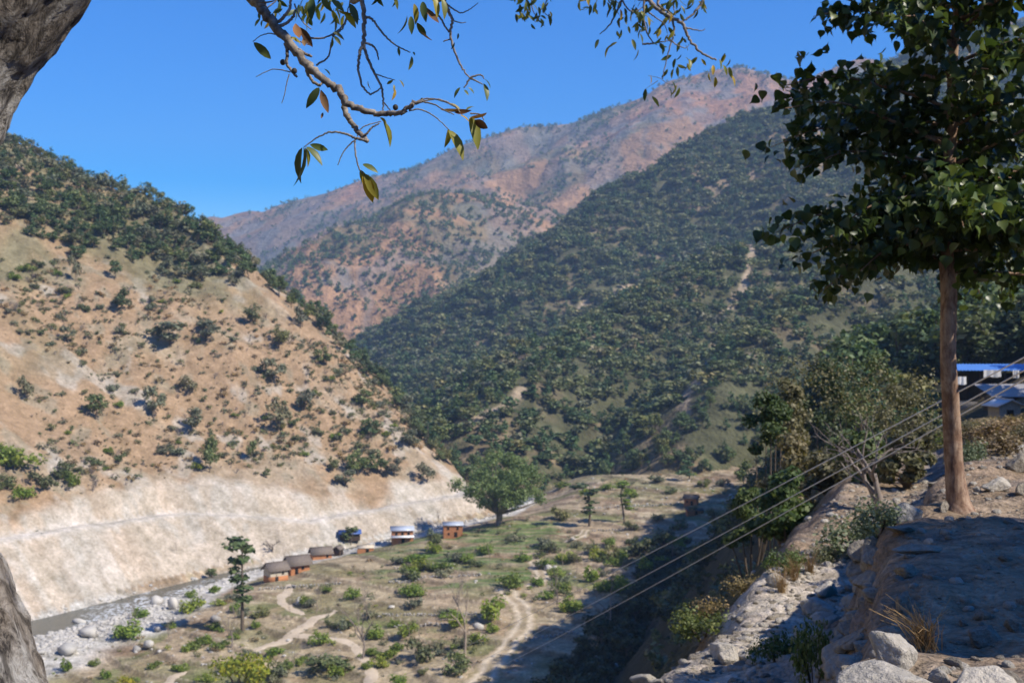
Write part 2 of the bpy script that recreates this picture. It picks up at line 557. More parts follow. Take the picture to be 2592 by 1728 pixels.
def land_mat(name, fine, bump, sizes):
    """vertex colour x several sizes of noise, with relief"""
    m, nt, b = nodes_of(name)
    at = N(nt, "ShaderNodeAttribute", attribute_name="Col")
    tc = N(nt, "ShaderNodeTexCoord")
    col = at.outputs['Color']
    hs = []
    for i, s in enumerate(sizes):
        n = N(nt, "ShaderNodeTexNoise", i_Scale=1.0 / s, i_Detail=5.0, i_Roughness=.65)
        nt.links.new(tc.outputs['Object'], n.inputs['Vector'])
        lo, hi = 1 - fine, 1 + fine
        r = ramp(nt, n.outputs['Fac'], [(.3, (lo, lo, lo * .96)), (.7, (hi, hi, hi * 1.02))])
        col = mixc(nt, col, r.outputs[0], 1.0, 'MULTIPLY')
        hs.append(n.outputs['Fac'])
    nt.links.new(col, b.inputs['Base Color'])
    b.inputs['Roughness'].default_value = .95
    b.inputs['Specular IOR Level'].default_value = .15
    prev = None
    for h, s in zip(hs, sizes):
        bp = N(nt, "ShaderNodeBump", i_Strength=bump, i_Distance=s * .35)
        nt.links.new(h, bp.inputs['Height'])
        if prev is not None:
            nt.links.new(prev, bp.inputs['Normal'])
        prev = bp.outputs['Normal']
    nt.links.new(prev, b.inputs['Normal'])
    return m


M_LAND = [land_mat("valley soil", .32, .6, (6, 1.6, .5)), land_mat("dry grass slope", .24, .32, (7, 2.2, .7)), land_mat("forest floor", .35, .7, (25, 7)),
          land_mat("mountain grass and rock", .28, .8, (90, 24)), land_mat("bank soil", .35, .7, (5, 1.2))]

nj, ni = GX.shape
vid = np.arange(nj * ni).reshape(nj, ni)
quad = np.stack([vid[:-1, :-1], vid[:-1, 1:], vid[1:, 1:], vid[1:, :-1]], -1).reshape(-1, 4)[:, ::-1]
fc = GC[:-1, :-1].reshape(-1)
GV = np.stack([GX, GY, GZ], -1).reshape(-1, 3)
GCOL = LC.reshape(-1, 3)
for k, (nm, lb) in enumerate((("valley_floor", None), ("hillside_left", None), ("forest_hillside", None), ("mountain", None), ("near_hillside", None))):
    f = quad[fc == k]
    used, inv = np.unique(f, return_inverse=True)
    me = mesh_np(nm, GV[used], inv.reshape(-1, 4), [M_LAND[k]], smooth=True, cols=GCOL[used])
    tag(obj(nm, me), kind="structure")

# SECTION-2
# ------------------------------------------------------------------ near ground: terrace, drop, lower path
EDGE = np.array([(-1.2, -4), (0.2, 0), (0.95, 3), (1.35, 5.0), (1.9, 6.5), (2.55, 8.3), (3.3, 10.6), (4.1, 12.3), (5.5, 15), (7.3, 19), (9.4, 24), (12, 31), (15, 40)], float)


def near_height(x, y):
    e, _, _ = polydist(x, y, EDGE)                  # left of the edge positive
    e = e + 0.22 * fbm(x, y, 1.3, 3, 201) + 0.10 * fbm(x, y, .35, 2, 203)
    top = -1.62 + 0.15 * fbm(x, y, 1.4, 4, 205) + 0.055 * fbm(x, y, .35, 3, 207) - 0.25 * sstep(2, 9, -e) * sstep(12, 30, y)
    top = top - .5 * sstep(14, 30, y)
    pz = np.interp(y, [6, 11, 15.5, 26], [-2.9, -3.15, -3.75, -3.2])
    em = np.interp(y, [6, 11, 17], [1.5, 2.05, 3.0])
    prof = np.interp(e, [-0.25, 0.0, 0.10, 0.16, .36, .45, .9, 1.5], [0, .12, .55, .62, 1.55, 1.62, 2.05, 2.2]) / 2.2
    z = top + (pz - top) * prof
    z = z + (e > 0.1) * (e < 6) * 0.10 * fbm(x, y, .5, 3, 211)
    z = z - 1.15 * np.maximum(e - em, 0) - 0.25 * sstep(-.3, 0, e - em)
    W0 = heights(x, y, lower=False)[0][4]
    far = np.hypot(x - 6, y - 8)
    z = np.where(e > 0, np.maximum(z, W0), z)
    return z - 7 * sstep(25, 34, far) * sstep(24, 26, far)


nx_ = np.arange(-13, 19, .1); ny_ = np.arange(-3.0, 37, .1)
NX, NY = np.meshgrid(nx_, ny_, indexing='xy')
NZ = near_height(NX, NY)


def nground(x, y):
    x = np.atleast_1d(np.asarray(x, float)); y = np.atleast_1d(np.asarray(y, float))
    u = np.clip((x - nx_[0]) / .1, 0, len(nx_) - 1.001); v = np.clip((y - ny_[0]) / .1, 0, len(ny_) - 1.001)
    i, j = u.astype(int), v.astype(int); u, v = u - i, v - j
    z = (NZ[j, i] * (1 - u) + NZ[j, i + 1] * u) * (1 - v) + (NZ[j + 1, i] * (1 - u) + NZ[j + 1, i + 1] * u) * v
    inside = (x > nx_[0]) & (x < nx_[-1]) & (y > ny_[0]) & (y < ny_[-1])
    return np.maximum(np.where(inside, z, -999), ground(x, y))


def nhit(px, py, t0=2.0):
    t = np.arange(t0, 60, .03)
    x, z = (px - 1296.0) / F * t, (864.0 - py) / F * t
    b = np.nonzero(nground(x, t) > z)[0]
    k = b[0] if len(b) else len(t) - 1
    return Vector((x[k], t[k], nground(x[k], t[k])[0]))


def near_colors():
    x, y = NX, NY
    e, _, _ = polydist(x, y, EDGE)
    em = np.interp(y, [6, 11, 17], [1.5, 2.05, 3.0])
    n1, n2, n3 = fbm(x, y, 1.5, 4, 221), fbm(x, y, .4, 3, 223), fbm(x, y, 5, 3, 225)
    c = np.broadcast_to(C(.27, .195, .128), x.shape + (3,)).copy()
    c = mix(c, C(.36, .275, .19), sstep(0, .4, n1))
    c = mix(c, C(.20, .155, .115), sstep(.1, .5, n2))
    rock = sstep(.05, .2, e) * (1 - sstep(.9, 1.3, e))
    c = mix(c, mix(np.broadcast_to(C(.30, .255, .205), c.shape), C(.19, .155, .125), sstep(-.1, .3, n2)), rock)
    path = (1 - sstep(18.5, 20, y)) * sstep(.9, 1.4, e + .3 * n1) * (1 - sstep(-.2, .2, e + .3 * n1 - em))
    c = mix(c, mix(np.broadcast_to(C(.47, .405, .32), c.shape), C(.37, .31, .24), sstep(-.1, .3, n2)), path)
    c = mix(c, C(.085, .08, .042), sstep(0, .6, e + .4 * n1 - em))  # slope past the path coloured darker to deepen its shadow
    grass = sstep(-.1, .25, n3 + .3 * n1) * sstep(12.6, 14.5, y) * (e < 0)
    return mix(c, C(.22, .17, .085), grass)


n_id = np.arange(NX.size).reshape(NX.shape)
nq = np.stack([n_id[:-1, :-1], n_id[:-1, 1:], n_id[1:, 1:], n_id[1:, :-1]], -1).reshape(-1, 4)
M_NEAR = land_mat("stony earth", .34, 1.0, (.5, .13, .04))
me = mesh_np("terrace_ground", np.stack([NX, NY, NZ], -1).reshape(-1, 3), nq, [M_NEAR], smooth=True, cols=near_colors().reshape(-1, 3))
tag(obj("terrace_ground", me), kind="structure")

# ------------------------------------------------------------------ haze in the valley air
def make_haze():
    m = bpy.data.materials.new("valley haze")
    m.use_nodes = True
    nt = m.node_tree
    nt.nodes.clear()
    o = nt.nodes.new("ShaderNodeOutputMaterial")
    v = nt.nodes.new("ShaderNodeVolumePrincipled")
    v.inputs['Color'].default_value = (.45, .68, 1.0, 1)
    v.inputs['Density'].default_value = HAZE
    v.inputs['Anisotropy'].default_value = 0.0
    nt.links.new(v.outputs[0], o.inputs['Volume'])
    g = Geo()
    g.box((0, 0, 345), (9200, 9200, 910))
    h = obj("haze", g.mesh("haze", [m]))
    tag(h, "thin bluish air haze filling the valley", "haze", kind="stuff")


HAZE = 0.00015
make_haze()

# ------------------------------------------------------------------ plain materials
def plain(name, c, rough=.9, var=.2, size=.5, bump=.3, spec=.2, stops=None, metal=0.0):
    m, nt, b = nodes_of(name)
    tc = N(nt, "ShaderNodeTexCoord")
    n = N(nt, "ShaderNodeTexNoise", i_Scale=1.0 / size, i_Detail=6.0, i_Roughness=.65)
    nt.links.new(tc.outputs['Object'], n.inputs['Vector'])
    oi = N(nt, "ShaderNodeObjectInfo")
    c = np.array(c)
    st = stops or [(.25, tuple(c * (1 - var))), (.75, tuple(np.minimum(c * (1 + var), .95)))]
    r = ramp(nt, n.outputs['Fac'], st)
    rv = ramp(nt, oi.outputs['Random'], [(0, (.82, .82, .82)), (1, (1.12, 1.10, 1.08))])
    col = mixc(nt, r.outputs[0], rv.outputs[0], 1.0, 'MULTIPLY')
    nt.links.new(col, b.inputs['Base Color'])
    b.inputs['Roughness'].default_value = rough
    b.inputs['Specular IOR Level'].default_value = spec
    b.inputs['Metallic'].default_value = metal
    if bump:
        bp = N(nt, "ShaderNodeBump", i_Strength=bump, i_Distance=size * .3)
        nt.links.new(n.outputs['Fac'], bp.inputs['Height'])
        nt.links.new(bp.outputs[0], b.inputs['Normal'])
    return m


def leaf_mat(name, lo, hi, alt=None, rough=.55, spec=.3, trans=.25, objvar=.25):
    """leaf colour from lo to hi leaf by leaf, whole plants a little lighter or darker"""
    m, nt, b = nodes_of(name)
    at = N(nt, "ShaderNodeAttribute", attribute_name="tint")
    oi = N(nt, "ShaderNodeObjectInfo")
    st = [(0, lo), (.75, hi), (1, alt or hi)]
    r = ramp(nt, at.outputs['Fac'], st)
    o_ = objvar
    rv = ramp(nt, oi.outputs['Random'], [(0, (1 - o_, 1 - o_, 1 - o_ * .8)), (.35, (1 - .3 * o_, 1 + .2 * o_, 1)), (.7, (1 + .3 * o_, 1 + .2 * o_, 1)), (.9, (1 + o_, 1 + o_ * .9, 1 + o_ * .3)), (1, (1 + 1.6 * o_, 1 + .7 * o_, 1))])
    col = mixc(nt, r.outputs[0], rv.outputs[0], 1.0, 'MULTIPLY')
    nt.links.new(col, b.inputs['Base Color'])
    b.inputs['Roughness'].default_value = rough
    b.inputs['Specular IOR Level'].default_value = spec
    if trans:
        t = N(nt, "ShaderNodeBsdfTranslucent")
        nt.links.new(mixc(nt, col, (1.25, 1.3, .7), 1.0, 'MULTIPLY'), t.inputs['Color'])
        mx = N(nt, "ShaderNodeMixShader")
        mx.inputs[0].default_value = trans
        nt.links.new(b.outputs[0], mx.inputs[1]); nt.links.new(t.outputs[0], mx.inputs[2])
        nt.links.new(mx.outputs[0], nt.nodes["Material Output"].inputs['Surface'])
    return m


M_BARK = plain("grey brown bark", (.16, .125, .09), var=.35, size=.08, bump=.6)
M_BARKPALE = plain("pale dry bark", (.34, .28, .22), var=.3, size=.1, bump=.5)
M_TWIG = plain("grey twigs", (.25, .21, .18), var=.2, size=.3, bump=0)
L_OAK = leaf_mat("dark oak leaves", (.060, .092, .034), (.125, .162, .062), (.18, .20, .08), trans=.2, objvar=.38)
L_PINE = leaf_mat("pine needles", (.050, .092, .038), (.105, .160, .066), (.15, .19, .07), trans=.15, objvar=.35)
L_SHADE = leaf_mat("shade darkened scrub leaves", (.026, .040, .015), (.058, .075, .026), (.085, .10, .035), trans=.1, objvar=.3)  # leaf colour darkened to deepen the shadow on the near slope
L_OLIVE = leaf_mat("olive leaves", (.085, .10, .038), (.165, .18, .07), (.25, .23, .11), trans=.2)
L_GREY = leaf_mat("dusty grey green leaves", (.11, .12, .072), (.21, .21, .13), (.28, .25, .16), trans=.15)
L_BRIGHT = leaf_mat("fresh green leaves", (.10, .155, .024), (.215, .275, .045), (.32, .35, .06), trans=.3)
L_YELLOW = leaf_mat("yellow green leaves", (.13, .17, .018), (.30, .31, .03), (.48, .38, .04), trans=.3)
L_DRY = leaf_mat("dry straw and brown leaves", (.20, .13, .06), (.36, .25, .13), (.42, .33, .20), trans=.1)

# ------------------------------------------------------------------ plants
def foliage(r, clumps, n, size, out=.6, droop=0.0, shell=.45):
    """n leaf-sized rhombi spread through the clumps (cx,cy,cz,rx,ry,rz)"""
    cl = np.asarray(clumps, float)
    w = (cl[:, 3] * cl[:, 4] + cl[:, 3] * cl[:, 5])
    k = r.choice(len(cl), n, p=w / w.sum())
    d = r.normal(size=(n, 3)); d /= np.linalg.norm(d, axis=1)[:, None]
    rad = r.random(n) ** shell
    p = cl[k, :3] + d * rad[:, None] * cl[k, 3:6]
    nr = d * out + r.normal(size=(n, 3)) * (1 - out) * .9 + np.array([0, 0, .25])
    nr /= np.linalg.norm(nr, axis=1)[:, None]
    a = np.cross(nr, r.normal(size=(n, 3))); a /= np.linalg.norm(a, axis=1)[:, None]
    a[:, 2] -= droop
    a /= np.linalg.norm(a, axis=1)[:, None]
    b = np.cross(nr, a)
    s = size * (.55 + .9 * r.random(n))[:, None]
    wd = .62
    v = np.stack([p - a * s * .5, p + b * s * .5 * wd - a * s * .05, p + a * s * .5, p - b * s * .5 * wd - a * s * .05], 1).reshape(-1, 3)
    f = np.arange(4 * n).reshape(-1, 4)
    return v, f, r.random(n)


def clumps_for(kind, r):
    c = []
    if kind == 'oak':
        for i in range(11):
            a, u = r.random() * 6.28, r.random() ** .6
            z = .38 + .5 * r.random()
            rr = .30 * u * math.sqrt(max(.12, 1 - ((z - .6) / .42) ** 2))
            s = .10 + .09 * r.random()
            c.append((rr * math.cos(a), rr * math.sin(a), z, s * 1.15, s * 1.15, s))
    elif kind == 'pine':
        for i in range(11):
            z = .26 + .70 * i / 10
            rr = .20 * (1 - (z - .2) / .9) * (.5 + r.random())
            a = r.random() * 6.28
            s = .05 + .16 * (1.05 - z) * (.7 + .6 * r.random())
            c.append((rr * math.cos(a), rr * math.sin(a), z, s * 1.1, s * 1.1, s * .75))
    elif kind == 'shrub':
        for i in range(8):
            a, u = r.random() * 6.28, r.random() ** .5 * .55
            s = .22 + .2 * r.random()
            c.append((u * math.cos(a), u * math.sin(a), .25 + .38 * r.random(), s, s, s * .85))
    elif kind == 'column':
        for i in range(7):
            z = .36 + .1 * i
            s = (.035 + .04 * r.random())
            c.append((.03 * r.normal(), .03 * r.normal(), z, s * 1.1, s * 1.1, s * 1.0))
    return c


def limb_paths(r, clumps, h0, z0=.0, base=(0, 0)):
    out = []
    for c in clumps:
        a = np.array([base[0], base[1], h0 * (.7 + .3 * r.random())])
        e = np.array(c[:3])
        m = (a + e) / 2 + np.array([r.normal() * .02, r.normal() * .02, .03])
        out.append(np.array([a, m, e]))
    return out


def make_proto(kind, seed, nleaf, size, mleaf, trunk_r=.022, mbark=M_BARK, droop=0., lean=.03):
    r = np.random.default_rng(seed)
    cl = clumps_for(kind, r)
    v, f, t = foliage(r, cl, nleaf, size, droop=droop)
    crown = mesh_np(kind + "_crown", v, f, [mleaf], tint=t)
    g = Geo()
    lx, ly = r.normal(size=2) * lean
    if kind == 'shrub':
        for c in cl[:5]:
            g.tube([(0, 0, -.08), (c[0] * .5, c[1] * .5, c[2] * .55), (c[0], c[1], c[2])], [.03, .02, .008], 4, cap=False)
    else:
        hz = .95 if kind in ('pine', 'column') else .5
        g.tube(spline([(0, 0, -.06), (lx, ly, hz * .33), (lx * .4, ly * 1.4, hz * .7), (lx, ly, hz)], 7), np.linspace(trunk_r, trunk_r * (.25 if hz > .6 else .55), 7), 6, cap=False)
        if kind == 'oak':
            for p in limb_paths(r, cl[:6], .42):
                g.tube(p, [trunk_r * .5, trunk_r * .35, trunk_r * .15], 4, cap=False)
    trunk = g.mesh(kind + "_trunk", [mbark], smooth=True)
    return trunk, crown


def bare_proto(seed, depth=3, spread=.55, nb=5, r0=.028, mat=None, stem=.3, up=.35):
    """leafless plant of height about 1: recursive forked twigs in one wood mesh"""
    r = np.random.default_rng(seed)
    g = Geo()

    def grow(p, d, L, rad, lev):
        q = p + d * L * .5 + r.normal(size=3) * L * .06
        e = p + d * L
        g.tube([p, q, e], [rad, rad * .8, rad * .55], 4 if lev > 1 else 5, cap=False)
        if lev >= depth:
            return
        for k in range(nb if lev == 0 else max(2, nb - 2)):
            nd = d + r.normal(size=3) * spread + np.array([0, 0, up * .5])
            nd /= np.linalg.norm(nd)
            s = .45 + .55 * r.random()
            grow(p + d * L * s, nd, L * (.62 + .25 * r.random()), rad * .55, lev + 1)
    grow(np.array([0, 0, -.05]), np.array([r.normal() * .06, r.normal() * .06, 1.0]), stem, r0, 0)
    return g.mesh("bare_wood", [mat or M_TWIG], smooth=True)


def place_tree(name, proto, loc, h, label, cat, group=None, w=1.0, rz=None, sink=.0):
    e = empty(name, (loc[0], loc[1], loc[2] - sink), random.random() * 6.28 if rz is None else rz, (h * w, h * w, h))
    tr, cr = proto
    stem_name = "stem" if name.endswith("shrub") or name.endswith("bush") else "trunk"
    if tr is not None: obj(stem_name, tr, e)
    if cr is not None: obj("crown", cr, e)
    return tag(e, label, cat, group)


def scatter_stuff(name, protos, pts, scl, rot, pick, mats, label, cat):
    """one object of a great many small plants or stones: the pieces themselves live in its mesh and are set out by geometry nodes"""
    V, Fc, T, pid, n = [], [], [], [], 0
    FM_ = []
    for k, (v, f, t, mi) in enumerate(protos):
        V.append(v); Fc.append(f + n); T.append(t); pid.append(np.full(len(v), k)); n += len(v)
        FM_.append(np.full(len(f), mi))
    nP = len(pts)
    V.append(pts); pid.append(np.full(nP, -1))
    me = mesh_np(name, np.concatenate(V), np.concatenate(Fc), mats, tint=np.concatenate(T), fmat=np.concatenate(FM_))
    tot = n + nP

    def at(nm, ty, data, key):
        a = me.attributes.new(nm, ty, 'POINT')
        a.data.foreach_set(key, np.ascontiguousarray(data).ravel())
    at("pid", 'INT', np.concatenate(pid).astype(np.int32), "value")
    s3 = np.ones((tot, 3), np.float32); s3[n:] = scl
    at("scl", 'FLOAT_VECTOR', s3, "vector")
    r3 = np.zeros((tot, 3), np.float32); r3[n:, 2] = rot
    at("rot", 'FLOAT_VECTOR', r3, "vector")
    pk = np.zeros(tot, np.int32); pk[n:] = pick
    at("pick", 'INT', pk, "value")
    o = obj(name, me)
    ng = bpy.data.node_groups.new(name + " scatter", 'GeometryNodeTree')
    ng.interface.new_socket("Geometry", in_out='INPUT', socket_type='NodeSocketGeometry')
    ng.interface.new_socket("Geometry", in_out='OUTPUT', socket_type='NodeSocketGeometry')
    nd, lk = ng.nodes, ng.links
    gi, go = nd.new("NodeGroupInput"), nd.new("NodeGroupOutput")

    def attr(nm, ty):
        a = nd.new("GeometryNodeInputNamedAttribute"); a.data_type = ty; a.inputs["Name"].default_value = nm
        return a.outputs["Attribute"]

    def sep(k):
        c = nd.new("FunctionNodeCompare"); c.data_type = 'INT'; c.operation = 'EQUAL'
        lk.new(attr("pid", 'INT'), c.inputs[2]); c.inputs[3].default_value = k
        s = nd.new("GeometryNodeSeparateGeometry"); s.domain = 'POINT'
        lk.new(gi.outputs[0], s.inputs[0]); lk.new(c.outputs[0], s.inputs[1])
        return s.outputs[0]
    join = nd.new("GeometryNodeJoinGeometry")
    for k in range(len(protos)):
        ti = nd.new("GeometryNodeGeometryToInstance")
        lk.new(sep(k), ti.inputs[0]); lk.new(ti.outputs[0], join.inputs[0])
    ip = nd.new("GeometryNodeInstanceOnPoints")
    lk.new(sep(-1), ip.inputs["Points"])
    lk.new(join.outputs[0], ip.inputs["Instance"])
    ip.inputs["Pick Instance"].default_value = True
    lk.new(attr("pick", 'INT'), ip.inputs["Instance Index"])
    lk.new(attr("rot", 'FLOAT_VECTOR'), ip.inputs["Rotation"])
    lk.new(attr("scl", 'FLOAT_VECTOR'), ip.inputs["Scale"])
    lk.new(ip.outputs[0], go.inputs[0])
    md = o.modifiers.new("scatter", 'NODES')
    md.node_group = ng
    return tag(o, label, cat, kind="stuff")


def proto_data(kind, seed, n, size, mi=0, droop=0.):
    r = np.random.default_rng(seed)
    v, f, t = foliage(r, clumps_for(kind, r), n, size, droop=droop)
    return v, f, t, mi


def sample_land(n, tmin, tmax, comp, dens, seed, a0=-25.5, a1=26.5):
    """area-uniform random points of one sheet of land, thinned by dens(x,y,info)"""
    r = np.random.default_rng(seed)
    a = r.uniform(R(a0), R(a1), n)
    rr = np.sqrt(r.uniform(tmin ** 2, tmax ** 2, n))
    x, y = rr * np.sin(a), rr * np.cos(a)
    h, I = heights(x, y)
    k = (h.argmax(axis=0) == comp) & (r.random(n) < dens(x, y, I))
    x, y = x[k], y[k]
    return x, y, ground(x, y), {q: v[k] for q, v in I.items()}


def seen(x, y, z, extra):
    """rough test: is the point (its top) in view past the nearer land? keeps only plants the camera could see"""
    keep = np.ones(len(x), bool)
    for s in np.concatenate([np.linspace(.08, .9, 40), np.linspace(.9, .995, 24)]):
        g = ground(x * s, y * s)
        keep &= g < (z + extra) * s + 6
    return keep


# forest on the slopes beyond the river
def dens_rh(x, y, I):
    d = .80 + .9 * fbm(x, y, 70, 4, 301) + .35 * fbm(x, y, 260, 2, 303)
    d = d + .35 * sstep(650, 1000, I['r']) + .75 * (1 - sstep(480, 650, I['r']))
    return np.clip(d, .16, 1) * (1 - .9 * near_ravine(x, y))


x, y, z, I = sample_land(52000, 380, 1700, 2, dens_rh, 31)
k = seen(x, y, z, 10)
x, y, z = x[k], y[k], z[k]
hts = (3.2 + 6.5 * rng.random(len(x)) ** 1.5) * np.clip(.55 + .5 * np.hypot(x, y) / 900, .6, 1.15)
order = np.argsort(np.hypot(x, y))
near_rh = order[:150]
rest = order[150:]
PR = [proto_data('oak', 1, 190, .17), proto_data('oak', 2, 190, .17), proto_data('oak', 3, 170, .18, 2), proto_data('oak', 7, 170, .18, 3), proto_data('pine', 4, 170, .14, 1), proto_data('pine', 5, 170, .14, 1), proto_data('shrub', 6, 110, .22, 2)]
pk = rng.choice(7, len(rest), p=[.22, .22, .12, .08, .13, .13, .10])
wd = 1.1 + .7 * rng.random(len(rest))
sc = np.stack([hts[rest] * wd, hts[rest] * wd, hts[rest] * np.where(pk == 6, .55, 1)], 1)
scatter_stuff("forest", PR, np.stack([x, y, z], 1)[rest], sc, rng.random(len(rest)) * 6.28, pk, [L_OAK, L_PINE, L_OLIVE, L_GREY],
              "dense dark green forest covering the slopes beyond the river", "forest")
print("forest", len(rest))
OAK = [make_proto('oak', 50 + i, 560, .095, m) for i, m in enumerate((L_OAK, L_OAK, L_OAK, L_OLIVE, L_GREY, L_GREY))]
PINE = [make_proto('pine', 60 + i, 460, .085, L_PINE) for i in range(3)]
SHRUB = [make_proto('shrub', 70 + i, 460, .15, m) for i, m in enumerate((L_OLIVE, L_GREY, L_BRIGHT, L_BRIGHT, L_YELLOW, L_OAK))]
BARE = [(bare_proto(80 + i), None) for i in range(3)]
for i in near_rh:
    p = OAK[rng.integers(0, 4)] if rng.random() < .7 else PINE[rng.integers(0, 3)]
    kd = "pointed dark conifer" if p in PINE else "broad green tree"
    place_tree("forest_tree", p, (x[i], y[i], z[i]), hts[i], f"{'tall' if hts[i] > 5.5 else 'low'} {kd} at the foot of the forest slope {'above the gorge' if x[i] < 12 else ('behind the big fig tree' if x[i] < 45 else 'behind the stony rise')}", "tree", "trees at the foot of the forest slope", w=1.15, sink=.3)


# woods on the far mountain and the spur before it
def dens_fm(x, y, I):
    m = fbm(x, y, 220, 5, 151); q = fbm(x, y, 90, 4, 311)
    far = np.clip(1.9 * (-m + .55 * q - .27 + .45 * (1 - sstep(1700, 2300, I['r']))), 0, 1) * .85 + .03
    spur = np.clip(.75 + 1.3 * fbm(x, y, 150, 4, 313), .04, 1)
    return np.where(I['ms'], spur, far)


x, y, z, I = sample_land(60000, 1350, 3400, 3, dens_fm, 37)
k = seen(x, y, z, 12)
x, y, z = x[k], y[k], z[k]
# trees along the skyline
xs, ys, zs = [], [], []
for p, q in zip(FM[1:-2], FM[2:-1]):
    m = int(np.linalg.norm(q - p) / 2.6)
    u = rng.random(m)
    pts = p + (q - p) * u[:, None] + rng.normal(size=(m, 3)) * np.array([16, 0, 0]) - np.array([0, 1, 0]) * (np.abs(rng.normal(size=(m, 1))) * 42 - 8)
    keep = rng.random(m) < np.clip(.55 + 1.3 * fbm(pts[:, 0], pts[:, 1], 160, 3, 317), .1, 1)
    pts = pts[keep]
    xs.append(pts[:, 0]); ys.append(pts[:, 1]); zs.append(ground(pts[:, 0], pts[:, 1]))
x, y, z = np.concatenate([x] + xs), np.concatenate([y] + ys), np.concatenate([z] + zs)
hh = 5.5 + 6 * rng.random(len(x))
pk = rng.integers(0, 3, len(x))
PRM = [proto_data('oak', 11, 70, .22), proto_data('oak', 12, 70, .22), proto_data('pine', 14, 70, .18, 1)]
scatter_stuff("mountain_woods", PRM, np.stack([x, y, z - .6], 1), np.stack([hh * 1.2, hh * 1.2, hh], 1), rng.random(len(x)) * 6.28, pk, [L_OAK, L_PINE],
              "patches of dark woodland on the distant brown mountain", "woodland")
print("mountain", len(x))
# ------------------------------------------------------------------ left hill plants
def tree_at(px, py, h_px, w_px, protos, name, label, cat, group, t0=60, wbase=.62):
    p = hit(px, py, t0)
    h = h_px / F * p.y
    w = (w_px / F * p.y) / (h * wbase)
    return place_tree(name, protos[rng.integers(0, len(protos))], p, h, label, cat, group, w=w, sink=.02 * h)


LH_LIST = [(239, 1060, 70, 64), (388, 1060, 95, 55), (67, 1018, 75, 42), (487, 1094, 70, 62), (531, 1195, 110, 48), (170, 868, 48, 38), (430, 880, 72, 100), (522, 868, 62, 62), (308, 790, 72, 50),
           (190, 714, 80, 34), (290, 710, 56, 34), (645, 823, 64, 48), (707, 882, 64, 52), (761, 832, 64, 42), (690, 970, 72, 62), (819, 927, 54, 42), (770, 1040, 62, 52), (703, 1095, 92, 62), (918, 1030, 54, 48),
           (940, 1110, 58, 48), (1035, 1135, 54, 48), (1080, 1222, 60, 52), (905, 1205, 74, 60), (955, 1200, 66, 56), (997, 1208, 54, 50), (873, 1232, 48, 52), (840, 1197, 48, 36), (637, 1170, 62, 32), (674, 1209, 28, 22), (480, 1000, 58, 48)]
for a in LH_LIST:
    where = "above the pale road cut" if a[1] > 1090 else ("midway up the dry grass slope" if a[1] > 900 else "high on the dry grass slope")
    sz = "tall" if a[2] > 85 else ("mid-sized" if a[2] > 58 else "small")
    tree_at(a[0], a[1], a[2] * .92, a[3] * .85, OAK[:2] + OAK[3:], "hillside_tree", f"{sz} dark grey-green tree standing alone {where} of the left hill", "tree", "single trees on the dry left slope")


def ridge_dens(x, y, I):
    up = sstep(142, 162, I['d'] + 18 * fbm(x, y, 50, 3, 401) + .42 * (x + 180))
    yc = np.interp(x, YC[:, 0], YC[:, 1]) - 9
    near = sstep(42, 14, yc - y) if False else 1 - sstep(3, 16, yc - y)
    return np.clip(np.maximum(up, near * .35) * (y < yc + 14) * (I['d'] > 22), 0, 1)


x, y, z, I = sample_land(9000, 330, 560, 1, ridge_dens, 41, -25.5, 0)
# thin to a spacing so that crowns touch but do not pile up
keep = []
for i in range(len(x)):
    if all((x[i] - x[j]) ** 2 + (y[i] - y[j]) ** 2 > 8.0 for j in keep):
        keep.append(i)
keep = np.array(keep)
print("ridge wood", len(keep))
xk, yk, zk = x[keep], y[keep], z[keep]
order = np.argsort(np.hypot(xk, yk))
pick_things = order[::max(1, len(order) // 290)][:290]
tset = set(pick_things.tolist())
for i in pick_things:
    q = rng.random()
    p = OAK[rng.integers(0, 3)] if q < .5 else (OAK[rng.integers(3, 6)] if q < .72 else PINE[rng.integers(0, 3)])
    yc = np.interp(xk[i], YC[:, 0], YC[:, 1]) - 9
    crest_ = yc - yk[i] < 14
    kd = "pointed dark conifer" if p in PINE else ("olive-grey bushy tree" if p in OAK[3:] else "bushy dark green tree")
    ht = (4.6 + 4.2 * rng.random() ** 1.5) if crest_ else (3.4 + 3.4 * rng.random())
    place_tree("ridge_tree", p, (xk[i], yk[i], zk[i]), ht, f"{'tall' if ht > 6.2 else 'low'} {kd} on the crest line of the left hill" if crest_ else f"{'tall' if ht > 5 else 'low'} {kd} in the wood covering the upper left hill",
               "tree", "trees along the left ridge crest" if crest_ else "trees of the upper left wood", w=(.95 if crest_ else 1.3) + .5 * rng.random(), sink=.2)
others = np.array([i for i in range(len(xk)) if i not in tset])
PRL = [proto_data('oak', 21, 230, .11), proto_data('oak', 22, 230, .11), proto_data('pine', 24, 200, .10, 1), proto_data('oak', 25, 230, .11, 2), proto_data('shrub', 26, 160, .18, 3)]
if len(others):
    hh = 3.6 + 3 * rng.random(len(others)); pk = rng.choice(5, len(others), p=[.28, .27, .15, .2, .1])
    scatter_stuff("ridge_wood", PRL, np.stack([xk, yk, zk - .2], 1)[others], np.stack([hh * 1.3, hh * 1.3, hh], 1), rng.random(len(others)) * 6.28, pk, [L_OAK, L_PINE, L_OLIVE, L_GREY],
                  "closed wood of small trees on the upper left hill", "wood")


# scattered shrubs, bare bushes and grass tufts on the dry slope
def slope_dens(x, y, I):
    n = fbm(x, y, 38, 4, 411)
    return np.clip((.16 + .9 * n + .45 * sstep(-90, -25, x)) * sstep(24, 40, I['d']) , 0.02, 1) * (I['d'] > 22 + 14 * I['pale'])


